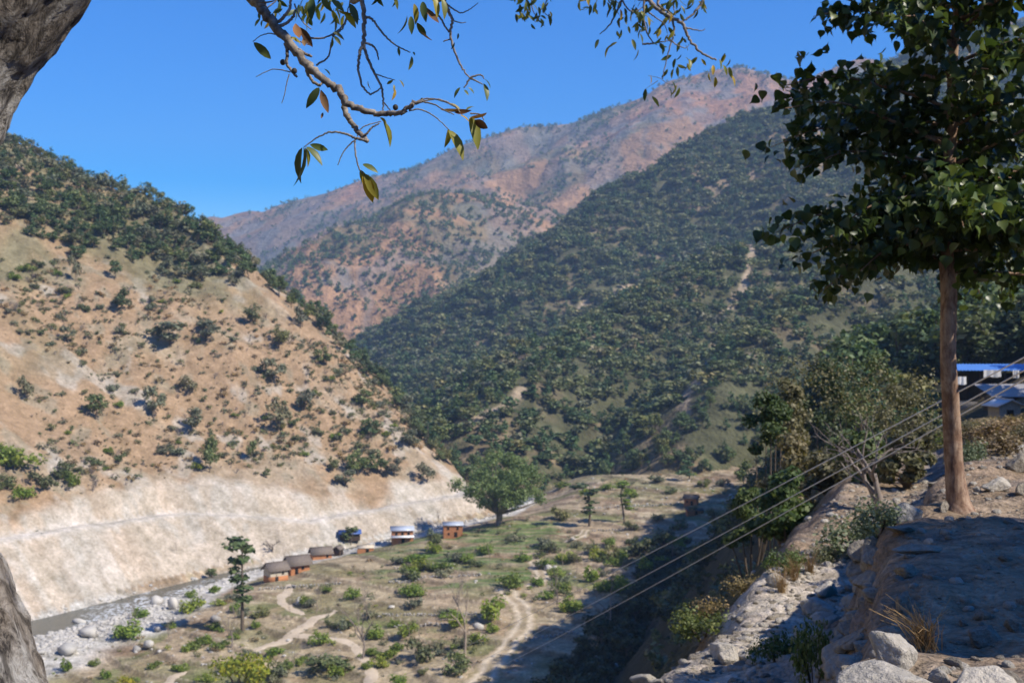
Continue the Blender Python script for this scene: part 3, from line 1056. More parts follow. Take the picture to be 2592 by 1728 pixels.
x, y, z, I = sample_land(34000, 250, 520, 1, slope_dens, 43, -25.5, 0)
order = rng.permutation(len(x))
ns = min(240, len(x))
for i in order[:ns]:
    q = rng.random()
    if q < .42:
        place_tree("bare_bush", BARE[rng.integers(0, 3)], (x[i], y[i], z[i]), 2.2 + 2.4 * rng.random(), "grey leafless bush on the dry grass of the left slope", "bush", "leafless bushes on the left slope", w=1.3)
    elif q < .8:
        place_tree("hillside_shrub", SHRUB[rng.integers(0, 2)], (x[i], y[i], z[i]), 1.6 + 2.0 * rng.random(), "dusty grey-green shrub on the dry grass of the left slope", "shrub", "dusty shrubs on the left slope", w=.9 + .4 * rng.random())
    else:
        place_tree("hillside_shrub", SHRUB[rng.integers(2, 4)], (x[i], y[i], z[i]), 1.2 + 1.4 * rng.random(), "fresh green shrub on the dry grass of the left slope", "shrub", "green shrubs on the left slope", w=1.0 + .4 * rng.random())
for px_, py_, hp, wp in ((65, 690, 26, 44), (100, 676, 24, 38), (36, 710, 24, 36), (45, 1190, 66, 100), (10, 1170, 60, 70), (160, 1215, 60, 56), (185, 1235, 50, 50), (240, 1180, 34, 46), (110, 1235, 56, 70), (60, 1265, 44, 60), (300, 1170, 30, 40), (12, 1240, 50, 60), (500, 1190, 26, 36), (165, 745, 26, 36), (146, 700, 22, 26)):
    tree_at(px_, py_, hp, wp, SHRUB[2:4] + SHRUB[:1], "hillside_shrub", "leafy yellow-green shrub low on the left slope beside the road cut" if py_ > 1000 else "round fresh green shrub high on the open dry grass", "shrub",
            "shrubs above the road cut" if py_ > 1000 else "green shrubs on the high grass", wbase=1.3)
o2 = order[ns:]


def bare_data(seed, mi):
    me = bare_proto(seed, depth=3, nb=5, r0=.04)
    v = np.array([q.co for q in me.vertices]); f = np.array([list(q.vertices) for q in me.polygons])
    bpy.data.meshes.remove(me)
    return v, f, np.zeros(len(f)), mi


PRS = [proto_data('shrub', 31, 90, .24), proto_data('shrub', 32, 90, .24, 1), bare_data(33, 2), proto_data('shrub', 34, 70, .3, 3)]
if len(o2):
    hh = .4 + 1.9 * rng.random(len(o2)) ** 2.2; pk = rng.choice(4, len(o2), p=[.18, .3, .3, .22])
    scatter_stuff("slope_undergrowth", PRS, np.stack([x, y, z - .1], 1)[o2], np.stack([hh * 1.1, hh * 1.1, hh], 1), rng.random(len(o2)) * 6.28, pk, [L_OLIVE, L_GREY, M_TWIG, L_DRY],
                  "low scrub and dry tufts on the left slope", "scrub")
print("scrub", len(o2))

# ------------------------------------------------------------------ river, road, paths
def strip(name, pts, widths, mat, dz, n=120, crown=0.0, colfn=None, lanes=6, zfun=None, jitter=0.):
    c = spline(pts, n)
    T = np.gradient(c[:, :2], axis=0); T /= np.linalg.norm(T, axis=1)[:, None]
    nrm = np.stack([-T[:, 1], T[:, 0]], 1)
    w = np.interp(np.linspace(0, 1, n), np.linspace(0, 1, len(widths)), widths)
    w = w * (1 + jitter * fbm(np.arange(n) * .35, np.zeros(n), 1.0, 2, 9))
    u = np.linspace(-.5, .5, lanes + 1)
    X = c[:, None, 0] + nrm[:, None, 0] * w[:, None] * u
    Y = c[:, None, 1] + nrm[:, None, 1] * w[:, None] * u
    Z = (zfun(X.ravel(), Y.ravel()).reshape(X.shape) if zfun else np.broadcast_to(c[:, None, 2], X.shape)) + dz - crown * (2 * u) ** 2
    idx = np.arange(X.size).reshape(X.shape)
    f = np.stack([idx[:-1, :-1], idx[:-1, 1:], idx[1:, 1:], idx[1:, :-1]], -1).reshape(-1, 4)[:, ::-1]
    cols = None
    if colfn is not None:
        cols = colfn(np.broadcast_to(u, X.shape), X, Y).reshape(-1, 3)
    me = mesh_np(name, np.stack([X, Y, Z], -1).reshape(-1, 3), f, [mat], smooth=True, cols=cols)
    return tag(obj(name, me), kind="structure")


def water_mat():
    m, nt, b = nodes_of("river water")
    tc = N(nt, "ShaderNodeTexCoord")
    n1 = N(nt, "ShaderNodeTexNoise", i_Scale=.9, i_Detail=6.0, i_Roughness=.7)
    n2 = N(nt, "ShaderNodeTexNoise", i_Scale=.055, i_Detail=2.0)
    nt.links.new(tc.outputs['Object'], n1.inputs['Vector']); nt.links.new(tc.outputs['Object'], n2.inputs['Vector'])
    base = ramp(nt, n1.outputs['Fac'], [(.3, (.085, .085, .06)), (.7, (.16, .145, .10))])
    rap = ramp(nt, n2.outputs['Fac'], [(.50, (0, 0, 0)), (.57, (1, 1, 1))])
    foam = ramp(nt, n1.outputs['Fac'], [(.47, (0, 0, 0)), (.60, (1, 1, 1))])
    fm = mixc(nt, rap.outputs[0], foam.outputs[0], 1.0, 'MULTIPLY')
    nt.links.new(mixc(nt, base.outputs[0], (.75, .80, .83), fm), b.inputs['Base Color'])
    b.inputs['Roughness'].default_value = .22
    bp = N(nt, "ShaderNodeBump", i_Strength=.7, i_Distance=.5)
    nt.links.new(n1.outputs['Fac'], bp.inputs['Height']); nt.links.new(bp.outputs[0], b.inputs['Normal'])
    return m


strip("river", RIVER[:11] + np.array([0, 0, -.45]), [17, 17, 17, 16, 7.5, 4.4, 3.8, 3.8, 3.8, 3.8, 3.8], water_mat(), 0, 160)


def dirt_mat(name, c1, c2, ruts=False):
    m, nt, b = nodes_of(name)
    tc = N(nt, "ShaderNodeTexCoord")
    n = N(nt, "ShaderNodeTexNoise", i_Scale=.5, i_Detail=8.0, i_Roughness=.7)
    nt.links.new(tc.outputs['Object'], n.inputs['Vector'])
    r = ramp(nt, n.outputs['Fac'], [(.3, c1), (.7, c2)])
    nt.links.new(r.outputs[0], b.inputs['Base Color'])
    b.inputs['Roughness'].default_value = .95
    bp = N(nt, "ShaderNodeBump", i_Strength=.6, i_Distance=.3)
    nt.links.new(n.outputs['Fac'], bp.inputs['Height']); nt.links.new(bp.outputs[0], b.inputs['Normal'])
    return m


M_DIRT = dirt_mat("pale dirt", (.46, .36, .24), (.62, .51, .37))
def ruts(u, X, Y):
    a = np.abs(u) * 2
    n = fbm(X, Y, 3.0, 3, 471)
    c = np.broadcast_to(C(.40, .31, .20), u.shape + (3,)).copy()
    c = mix(c, C(.60, .50, .36), np.exp(-((a - .45) / .2) ** 2))
    c = mix(c, C(.27, .22, .12), sstep(.78, .95, a + .35 * n))
    return mix(c, C(.30, .245, .14), .5 * (a < .18) * sstep(-.1, .2, n))


M_TRACK = land_mat("rutted track", .2, .5, (1.5, .4))
def path_pts(pix, t0=60):
    return np.array([hit(a, b, t0) for a, b in pix])


strip("dirt_road", path_pts([(1195, 1745), (1240, 1690), (1290, 1630), (1326, 1580), (1322, 1548), (1300, 1518), (1280, 1488)]), [6.4, 6.0, 5.6, 5.2, 5.6, 7], M_TRACK, .12, 110, colfn=ruts, lanes=14, zfun=ground, crown=.12, jitter=.3)
strip("dirt_road", path_pts([(1345, 1486), (1372, 1462), (1362, 1436), (1350, 1412)]), [5.4, 5.0, 5.0, 5.4], M_TRACK, .12, 60, colfn=ruts, lanes=14, zfun=ground, crown=.12, jitter=.3)
strip("dirt_road", path_pts([(1440, 1372), (1468, 1356), (1485, 1340)]), [4.8, 4.4, 3], M_TRACK, .12, 40, colfn=ruts, lanes=14, zfun=ground, crown=.12, jitter=.3)
strip("footpath", path_pts([(730, 1480), (728, 1500), (712, 1520), (735, 1540), (770, 1556)]), [1.6, 2.4, 2.2, 2.4, 1.6], M_DIRT, .10, 60, zfun=ground, crown=.1, jitter=.5)
strip("footpath", path_pts([(600, 1668), (660, 1640), (735, 1608), (790, 1572), (850, 1548)]), [1.5, 2.2, 3.4, 3.0, 1.6], M_DIRT, .10, 60, zfun=ground, crown=.1, jitter=.5)
strip("footpath", path_pts([(735, 1605), (800, 1612), (870, 1622), (905, 1650), (940, 1700), (930, 1745)]), [3, 2.4, 2.2, 2, 2, 2], M_DIRT, .11, 60, zfun=ground, crown=.1, jitter=.5)
strip("footpath", path_pts([(395, 1745), (440, 1715), (470, 1700)]), [2.5, 2.2, 1], M_DIRT, .10, 30, zfun=ground, crown=.1, jitter=.5)

# ------------------------------------------------------------------ boulders and stones
import bmesh


def rock_data(seed, sub=2, flat=.75, rough=.05, planes=9):
    r = np.random.default_rng(seed)
    bm = bmesh.new()
    bmesh.ops.create_icosphere(bm, subdivisions=sub, radius=1)
    v = np.array([q.co for q in bm.verts]); f = np.array([[q.index for q in p.verts] for p in bm.faces])
    bm.free()
    n = r.normal(size=(planes, 3)); n /= np.linalg.norm(n, axis=1)[:, None]
    d = .50 + .34 * r.random(planes)
    dots = v @ n.T
    rad = np.min(np.where(dots > .05, d / np.maximum(dots, .05), 9), axis=1)
    rad = np.minimum(rad, 1.0)
    rad = rad * (1 + rough * r.normal(size=len(v)))
    v = v * rad[:, None] * np.array([1, .8 + .25 * r.random(), flat])
    return v, f


M_ROCK = plain("grey boulder", (.36, .34, .31), var=.35, size=.9, bump=.6)
M_ROCKW = plain("pale river boulder", (.49, .465, .415), var=.28, size=1.2, bump=.5)
M_ROCKN = plain("weathered terrace rock", (.36, .315, .25), size=.35, bump=.9, stops=[(.22, (.14, .12, .10)), (.40, (.30, .26, .205)), (.62, (.42, .37, .295)), (.85, (.50, .45, .37))])
M_ROCKL = plain("pale limestone boulder", (.55, .50, .42), size=.28, bump=.8, stops=[(.24, (.22, .20, .17)), (.36, (.45, .41, .34)), (.6, (.57, .52, .44)), (.85, (.64, .60, .52))])
ROCKS = []
for s_ in range(5):
    v, f = rock_data(500 + s_, 2)
    ROCKS.append((mesh_np("rock", v, f, [M_ROCK], smooth=False), mesh_np("rock", v, f, [M_ROCKW], smooth=False)))


def boulder(px, py, wpx, hpx, pale=0, label="", group=None, t0=60, near=False):
    p = nhit(px, py) if near else hit(px, py, t0)
    w, h = wpx / F * p.y / 2, hpx / F * p.y / 2
    o = obj("boulder", ROCKS[rng.integers(0, 5)][pale])
    o.location = (p.x, p.y, p.z + h * .55)
    o.scale = (w, w * .9, h * 1.35)
    o.rotation_euler = (rng.normal() * .12, rng.normal() * .12, rng.random() * .8 - .4)
    return tag(o, label, "boulder", group)


for a in ((223, 1612, 56, 44, 1, "rounded boulder with a dark left side on the gravel bank"), (172, 1655, 66, 42, 1, "broad pale boulder beside the white rapids"), (395, 1528, 54, 30, 1, "long pale boulder lying across the river edge"),
          (440, 1540, 34, 40, 1, "upright white boulder at the edge of the green bank"), (757, 1528, 28, 24, 1, "round whitish boulder beside the footpath below the houses"), (378, 1640, 34, 26, 1, "white topped boulder among green scrub by the river"),
          (345, 1648, 34, 22, 0, "dark low boulder among green scrub by the river"), (400, 1598, 22, 24, 0, "small grey boulder on the bare slope above the river"), (1210, 1594, 32, 26, 1, "round white boulder between bushes left of the dirt road"),
          (1512, 1680, 34, 26, 1, "white boulder at the edge of the shadow"), (1555, 1700, 34, 30, 1, "pale boulder in the shadow below the near slope"), (1388, 1442, 34, 20, 1, "flat grey boulder beside the bend of the dirt road"),
          (1404, 1440, 14, 12, 1, "small white boulder right of the road bend"), (1850, 1268, 32, 26, 1, "large tan boulder in front of the dark wood"), (990, 1540, 20, 14, 1, "small white boulder among the terraced fields"),
          (1450, 1368, 18, 10, 1, "white slab at the upper end of the dirt road"), (545, 1576, 30, 26, 0, "dark overhanging boulder on the river terrace"), (200, 1580, 40, 22, 1, "boulder half in the water of the river bend"), (100, 1655, 34, 20, 1, "wet boulder in the white rapids")):
    boulder(*a[:5], label=a[5])

# loose stones: the river gravel and the fields
RS = [(*rock_data(520 + i, 1, .8, .06, 7), None, 0) for i in range(3)] + [(*rock_data(530 + i, 1, .7, .06, 7), None, 1) for i in range(2)]


def tri_to_quad(v, f):
    """split each triangle's longest use: quads are wanted everywhere, so pair a triangle with its centre edge"""
    n = len(v)
    m = (v[f[:, 0]] + v[f[:, 1]]) / 2
    q = np.stack([f[:, 0], np.arange(len(f)) + n, f[:, 1], f[:, 2]], 1)
    return np.vstack([v, m]), q


RSQ = [(*tri_to_quad(v, f), np.zeros(len(f)), mi) for v, f, _, mi in RS]


def gravel_dens(x, y, I):
    a = (np.abs(I['dv']) - I['hw']) * np.interp(I['sr'], [3.0, 3.8, 6], [1, 3.4, 4.5])
    return np.where(I['dv'] < 0, .9 * (a > 0) * (1 - sstep(10, 22, a)), .4 * (a > 0) * (1 - sstep(1, 6, a)))


x, y, z, I = sample_land(60000, 215, 400, 0, gravel_dens, 51, -25.5, 3)
x2, y2, z2, I2 = sample_land(26000, 215, 400, 1, gravel_dens, 52, -25.5, 3)
x, y, z = np.r_[x, x2], np.r_[y, y2], np.r_[z, z2]
s_ = .22 + .75 * rng.random(len(x)) ** 4
scatter_stuff("river_gravel", RSQ[:3], np.stack([x, y, z], 1), np.stack([s_, s_, s_ * .8], 1), rng.random(len(x)) * 6.28, rng.integers(0, 3, len(x)), [M_ROCKW], "white stones of the gravel bank along the river", "stones")
print("gravel", len(x))


def field_stone_dens(x, y, I):
    return np.clip(.10 + .8 * fbm(x, y, 22, 3, 421), 0, 1) * (np.abs(I['dv'] + 7) > 18)


x, y, z, I = sample_land(9000, 195, 440, 0, field_stone_dens, 53, -24, 14)
s_ = .18 + .6 * rng.random(len(x)) ** 3
scatter_stuff("field_rubble", RSQ[2:], np.stack([x, y, z], 1), np.stack([s_, s_, s_ * .75], 1), rng.random(len(x)) * 6.28, rng.integers(0, 3, len(x)), [M_ROCKW, M_ROCK], "grey and white stones strewn over the valley fields", "stones")
print("rubble", len(x))

# ------------------------------------------------------------------ valley bushes and trees
BUSHES = [(1244, 1568, 86, 72, 2), (1070, 1672, 84, 74, 0), (1040, 1506, 74, 38, 2), (1292, 1486, 80, 48, 2), (1045, 1420, 88, 26, 2), (1478, 1668, 42, 40, 2), (1452, 1545, 84, 46, 2), (1206, 1630, 50, 40, 2), (1160, 1705, 88, 66, 0),
          (1250, 1598, 50, 28, 2), (998, 1588, 34, 26, 2), (1420, 1316, 52, 46, 0), (485, 1548, 74, 46, 2), (327, 1616, 94, 56, 2), (170, 1697, 40, 42, 3), (238, 1685, 38, 24, 2), (315, 1742, 56, 34, 4), (833, 1700, 124, 70, 0), (893, 1518, 44, 40, 2),
          (825, 1496, 38, 20, 2), (472, 1648, 40, 24, 2), (620, 1560, 40, 30, 1), (690, 1660, 60, 30, 2), (560, 1640, 50, 26, 2), (430, 1590, 40, 22, 2), (360, 1560, 60, 30, 2), (960, 1690, 50, 40, 2), (1000, 1650, 50, 34, 2), (1120, 1560, 40, 30, 1),
          (1330, 1420, 60, 30, 2), (1390, 1400, 60, 40, 0), (1560, 1420, 60, 50, 0), (1620, 1400, 70, 50, 0), (1680, 1380, 60, 46, 0), (1500, 1470, 60, 50, 2), (1570, 1500, 70, 56, 2), (1420, 1500, 60, 40, 2), (1640, 1450, 60, 54, 2), (1360, 1480, 40, 26, 2),
          (940, 1560, 40, 24, 1), (880, 1590, 44, 28, 2), (1120, 1440, 60, 26, 2), (1180, 1420, 60, 24, 2), (1230, 1400, 54, 30, 2), (1310, 1370, 60, 24, 1), (1500, 1400, 50, 34, 1), (1600, 1340, 44, 30, 0), (1660, 1320, 44, 28, 1), (1720, 1340, 50, 34, 0),
          (1760, 1300, 40, 28, 0), (1810, 1310, 44, 34, 0), (1700, 1250, 40, 24, 0), (1660, 1220, 44, 24, 1), (1600, 1260, 34, 22, 2), (1540, 1240, 44, 22, 2), (1480, 1250, 50, 20, 2), (1420, 1235, 60, 24, 2), (1830, 1230, 40, 26, 1), (1780, 1230, 40, 24, 0),
          (700, 1710, 50, 30, 2), (460, 1700, 44, 26, 2), (390, 1690, 44, 22, 2), (270, 1715, 40, 30, 2), (520, 1725, 46, 26, 2), (1010, 1735, 60, 36, 2), (760, 1680, 44, 26, 2), (650, 1590, 36, 24, 2), (540, 1500, 40, 26, 2), (590, 1520, 40, 24, 1)]
KN = {0: "olive", 1: "grey-green", 2: "fresh green", 3: "bright dark-hearted green", 4: "yellow-green"}
for a in BUSHES:
    by = "beside the dirt road" if 1170 < a[0] < 1400 and a[1] > 1380 else ("near the river bank" if a[0] < 520 else ("among the terraced fields" if a[0] < 1170 else "on the stony rise before the dark wood"))
    sz = "large" if a[2] > 80 else ("mid-sized" if a[2] > 48 else "small")
    pr = {0: [SHRUB[0]], 1: [SHRUB[1]], 2: SHRUB[2:4], 3: [SHRUB[3]], 4: [SHRUB[4]]}[a[4]]
    tree_at(a[0], a[1], a[3], a[2], pr, "valley_bush", f"{sz} {KN[a[4]]} leafy bush {by}", "bush", "bushes of the valley floor", t0=150, wbase=1.35)


r = np.random.default_rng(611)
for reg, cnt, txt in (((1335, 1740, 1365, 1560), 46, "on the rough ground right of the dirt road"), ((430, 1190, 1500, 1726), 44, "in the dry fields left of the dirt road"), ((1000, 1330, 1385, 1470), 14, "on the green terraces")):
    for _ in range(cnt):
        px_, py_ = r.uniform(reg[0], reg[1]), r.uniform(reg[2], reg[3])
        if px_ > 1400 and py_ > 1600 - (px_ - 1400) * .62:
            py_ = r.uniform(1365, 1600 - (px_ - 1400) * .62)
        if abs(px_ - np.interp(py_, [1480, 1545, 1580, 1630, 1728], [1280, 1320, 1325, 1290, 1210])) < 75:
            continue
        w_ = r.uniform(26, 62); k_ = r.choice([0, 1, 2, 2])
        pr = {0: [SHRUB[0]], 1: [SHRUB[1]], 2: SHRUB[2:4]}[int(k_)]
        tree_at(px_, py_, w_ * r.uniform(.5, .85), w_, pr, "valley_bush", f"{'broad' if w_ > 44 else 'small'} {KN[int(k_)]} bush {txt}", "bush", "bushes of the valley floor", t0=150, wbase=1.35)


def extra_dens(x, y, I):
    return np.clip(.2 + .9 * fbm(x, y, 18, 3, 431), .03, 1) * (np.abs(I['dv'] + 7) > 19)


x, y, z, I = sample_land(8000, 195, 450, 0, extra_dens, 57, -24, 15)
hh = .3 + 1.2 * rng.random(len(x)) ** 2.5; pk = rng.choice(4, len(x), p=[.3, .15, .35, .2])
scatter_stuff("valley_undergrowth", [proto_data('shrub', 41, 80, .24, 0), proto_data('shrub', 42, 80, .24, 1), proto_data('shrub', 43, 90, .22, 2), proto_data('shrub', 44, 70, .26, 3)], np.stack([x, y, z - .05], 1), np.stack([hh * 1.2, hh * 1.2, hh], 1),
              rng.random(len(x)) * 6.28, pk, [L_OLIVE, L_GREY, L_BRIGHT, L_DRY], "low green scrub and dry tufts over the valley fields", "scrub")
print("valley scrub", len(x))


def big_fig():
    r = np.random.default_rng(900)
    p = hit(1262, 1325, 150)
    h = 180 / F * p.y
    cl = []
    for i in range(60):
        a = r.random() * 6.28
        z_ = .30 + .64 * r.random()
        rm = .64 * math.sqrt(max(.05, 1 - ((z_ - .42) / .56) ** 2))
        rr = rm * r.random() ** .4
        s = .08 + .07 * r.random()
        cl.append((rr * math.cos(a), rr * math.sin(a), z_, s * 1.2, s * 1.2, s * .85))
    v, f, t = foliage(r, cl, 13000, .034, shell=.55)
    crown = mesh_np("fig_crown", v, f, [L_OLIVE2], tint=t)
    g = Geo()
    g.tube(spline([(0, 0, -.03), (.01, 0, .08), (0, .01, .17)], 5), [.055, .045, .05], 9, cap=False)
    for c in cl[:22]:
        a0 = np.array([0, 0, .14]); e = np.array(c[:3])
        mid = a0 + (e - a0) * np.array([.45, .45, .35])
        g.tube(spline([a0, mid, e], 6), np.linspace(.028, .005, 6), 5, cap=False)
    trunk = g.mesh("fig_trunk", [M_BARKPALE], smooth=True)
    e = empty("fig_tree", p, 0, h)
    obj("trunk", trunk, e); obj("crown", crown, e)
    tag(e, "huge spreading round-crowned tree standing alone at the valley mouth", "tree")


L_OLIVE2 = leaf_mat("fig leaves", (.10, .135, .045), (.20, .245, .085), (.26, .29, .12), trans=.35)
big_fig()
COLUMN = [make_proto('column', 90 + i, 360, .05, m, trunk_r=.012, mbark=M_BARK, lean=.02) for i, m in enumerate((L_OAK, L_BRIGHT, L_OLIVE))]
for a in ((1491, 1332, 108, 60, COLUMN[:1], "lopped tree with dark leaf tufts up its trunk beside the road end", 3.0), (1582, 1322, 104, 60, COLUMN[1:2], "slender lopped tree with pale green tufts on the stony rise", 2.4),
          (1744, 1213, 56, 52, PINE[:1], "small rounded conifer standing before the dark wood", 1.6), (1882, 1232, 72, 40, OAK[:1], "upright leafy tree at the edge of the dark wood", 1.0), (614, 1598, 240, 100, COLUMN[:1], "tall lopped tree with green tufts above the river terrace", 1.8),
          (536, 1470, 34, 36, OAK[1:2], "small round dark tree by the water below the cut", 1.3), (890, 1385, 52, 56, OAK[2:3], "dark leaning tree in front of the blue-roofed shed", 1.3), (1098, 1395, 60, 44, OAK[3:4], "thin olive tree left of the tin-roofed orange house", 1.0),
          (690, 1400, 60, 50, [(BARE[0][0], None)], "grey leafless round tree at the foot of the pale scree", 1.5)):
    p = hit(a[0], a[1], 150)
    place_tree("valley_tree", a[4][0], p, a[2] / F * p.y, a[5], "tree", w=a[6], sink=.1)
# yellow-green tree at the bottom edge
p = hit(608, 1748, 150)
place_tree("valley_tree", make_proto('shrub', 95, 1500, .07, L_YELLOW), p, 128 / F * p.y, "round yellow-green tree at the bottom edge of the picture", "tree", w=.98, sink=.1)
# leafless and lopped trees
BT = [bare_proto(700 + i, depth=4, spread=.42, nb=4, r0=.021, mat=M_BARKPALE if i % 2 else M_TWIG, stem=.55, up=.5) for i in range(4)]
for a in ((1176, 1660, 300, BT[1], "very tall leafless grey tree left of the dirt road"), (917, 1668, 230, BT[0], "tall thin lopped tree with dark trunk among the terraced fields"), (1544, 1596, 190, BT[3], "slim pale pole-like tree at the edge of the near shadow"),
          (340, 1604, 120, BT[2], "forked dead tree standing against the river gravel"), (799, 1552, 104, BT[1], "leafless tree with a bent trunk below the gabled houses"), (1410, 1530, 130, BT[0], "thin leafless tree right of the road bend"), (745, 1690, 100, BT[3], "pale leafless sapling among the scrub at the front"),
          (428, 1620, 60, BT[2], "small leafless sapling on the river terrace"), (585, 1640, 150, BT[0], "leafless tree beside the tall lopped tree"), (1108, 1330, 60, BT[2], "dark leafless tree between the two orange houses"), (1320, 1420, 60, BT[1], "small grey leafless tree above the fields"), (1700, 1420, 90, BT[2], "leafless tree on the edge of the shaded slope")):
    p = hit(a[0], a[1], 150)
    h = a[2] / F * p.y
    e = empty("leafless_tree", (p.x, p.y, p.z - .1), random.random() * 6, h * .62)
    obj("trunk", a[3], e)
    tag(e, a[4], "tree")

# thin saplings, mostly leafless, over the fields
r = np.random.default_rng(404)
SAP = [bare_proto(730 + i, depth=3, spread=.3, nb=4, r0=.014, mat=M_BARKPALE if i % 2 else M_TWIG, stem=.7, up=.6) for i in range(4)]
n_ = 0
while n_ < 34:
    px_, py_ = r.uniform(420, 1720), r.uniform(1400, 1700)
    if py_ < 1360 + .0 * px_ or (px_ > 1400 and py_ > 1560 - (px_ - 1400) * .55):
        continue
    p = hit(px_, py_, 150)
    h = r.uniform(3, 6.5)
    e = empty("sapling", (p.x, p.y, p.z - .1), r.random() * 6, (h * .55, h * .55, h * .8))
    obj("trunk", SAP[n_ % 4], e)
    tag(e, ("slender pale" if n_ % 2 else "slender grey") + " leafless sapling " + ("among the terraced fields" if px_ < 1170 else "right of the dirt road"), "tree", "leafless saplings of the fields")
    n_ += 1
# ------------------------------------------------------------------ trees on our own side of the valley
SHADE_OAK = [make_proto('oak', 130 + i, 560, .095, L_SHADE) for i in range(3)]  # oaks for the shadowed side, in leaves darkened for shade


def dens_w(x, y, I):
    return np.clip(.8 + 1.0 * fbm(x, y, 28, 3, 441), .25, 1) * (I['dw'] > 3) * (np.hypot(x - 6, y - 8) > 30)


x, y, z, I = sample_land(15000, 36, 480, 4, dens_w, 61, -20, 34)
k = seen(x, y, z, 8)
x, y, z = x[k], y[k], z[k]
r_ = np.hypot(x, y)
hh = (1.5 + 4.5 * rng.random(len(x)) ** 1.5) * np.clip(r_ / 130, .5, np.where(np.arctan2(x, y) < .24, .85, 1.7))
sl = np.arctan2(x, y)
clear = ~((np.abs(sl - .392) < .05) & (r_ > 90) & (r_ < 175))       # keep the buildings' yard open
hh = np.where((sl > .2) & (r_ < 125), np.minimum(hh, 1.0 + 1.2 * rng.random(len(x))), hh)
x, y, z, hh = x[clear], y[clear], z[clear], hh[clear]
order = np.argsort(-hh / np.hypot(x, y))
nt_ = min(160, len(order))
for i in order[:nt_]:
    p = SHADE_OAK[rng.integers(0, 3)] if math.atan2(x[i], y[i]) < .27 else (OAK[rng.integers(0, 4)] if rng.random() < .75 else PINE[rng.integers(0, 3)])
    place_tree("slope_tree", p, (x[i], y[i], z[i]), hh[i] * 1.1, f"{'tall' if hh[i] > 4 else 'low'} leafy dark tree on the shaded slope below the path" if math.atan2(x[i], y[i]) < .27 else f"{'tall' if hh[i] > 6 else 'low'} {'pointed conifer' if p in PINE else 'leafy green tree'} on the hillside behind the young tree", "tree",
               "trees on the shaded near slope" if math.atan2(x[i], y[i]) < .27 else "trees on the hillside behind the young tree", w=1.1 + .4 * rng.random(), sink=.2)
# dark wood at the shaded foot of the slope
xf, yf, zf, If = sample_land(9000, 120, 262, 0, lambda x, y, I: .5 * ((I['dw'] > -11 - 6 * (1 - sstep(240, 275, y))) & (I['dw'] < 3)), 67, -2, 16)
kf = []
for i in range(len(xf)):
    if all((xf[i] - xf[j]) ** 2 + (yf[i] - yf[j]) ** 2 > 14 for j in kf):
        kf.append(i)
for i in kf[:150]:
    ht = 3 + 3.5 * rng.random()
    place_tree("slope_tree", SHADE_OAK[rng.integers(0, 3)], (xf[i], yf[i], zf[i]), ht, f"{'tall' if ht > 5 else 'low'} dark bushy tree in the shade where the near slope meets the fields", "tree", "trees at the shaded foot of the near slope", w=1.3, sink=.2)
print("foot wood", len(kf))
xg, yg, zg, Ig = sample_land(16000, 120, 310, 0, lambda x, y, I: np.clip(.75 + .6 * fbm(x, y, 9, 2, 443), 0, 1) * ((I['dw'] > -15 - 5 * fbm(x, y, 14, 2, 445)) & (I['dw'] < 3)), 69, -2, 16)
hg = .7 + 1.9 * rng.random(len(xg)) ** 1.5
scatter_stuff("shaded_undergrowth", PRL[:2] + PRL[4:], np.stack([xg, yg, zg - .15], 1), np.stack([hg * 1.6, hg * 1.6, hg], 1), rng.random(len(xg)) * 6.28, rng.integers(0, 3, len(xg)), [L_SHADE, L_SHADE, L_OAK, L_SHADE],
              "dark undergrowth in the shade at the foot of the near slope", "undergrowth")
o2 = order[nt_:]
pk = rng.choice(5, len(o2), p=[.25, .25, .1, .2, .2])
scatter_stuff("slope_scrub", PRL, np.stack([x, y, z - .2], 1)[o2], np.stack([hh * 1.3, hh * 1.3, hh], 1)[o2], rng.random(len(o2)) * 6.28, pk, [L_SHADE, L_SHADE, L_OAK, L_OLIVE], "scrub and small trees on the shaded near slope", "scrub")
print("near slope", len(o2))

# ------------------------------------------------------------------ houses
M_MUD = plain("orange mud plaster", (.50, .22, .10), var=.18, size=1.2, bump=.3)
M_LIME = plain("whitewashed mud", (.60, .52, .40), var=.15, size=1.0, bump=.3)
M_THATCH = plain("weathered thatch", (.20, .165, .135), var=.35, size=.35, bump=.9)
M_TIN = plain("grey blue tin sheet", (.42, .47, .55), var=.15, size=2.0, bump=.05, rough=.4, spec=.5)
M_TINW = plain("pale tin sheet", (.66, .68, .70), var=.1, size=2.0, bump=.05, rough=.4, spec=.5)
M_TARP = plain("blue tarpaulin", (.06, .12, .34), var=.2, size=1.0, bump=.3, rough=.45)
M_WOOD = plain("dark timber", (.09, .06, .04), var=.3, size=.4, bump=.3)
M_DARK = plain("unlit opening panel", (.02, .017, .015), var=.2, size=1.0, bump=0)  # near-black stands in for the unlit inside of windows and doors
M_STONE = plain("stone wall", (.30, .26, .21), var=.4, size=.25, bump=1.0)
M_CLOTH = plain("white cloth", (.75, .74, .72), var=.06, size=.5, bump=.2)


def slab(g, a, b, c, d, th):
    """flat slab between four corners (a,b lower edge; c,d upper edge), thickness th downwards along its normal"""
    a, b, c, d = (np.array(q, float) for q in (a, b, c, d))
    n = np.cross(b - a, d - a); n /= np.linalg.norm(n)
    v = [a, b, c, d] + [q - n * th for q in (a, b, c, d)]
    g.add(v, [[0, 1, 2, 3], [7, 6, 5, 4], [0, 4, 5, 1], [1, 5, 6, 2], [2, 6, 7, 3], [3, 7, 4, 0]])


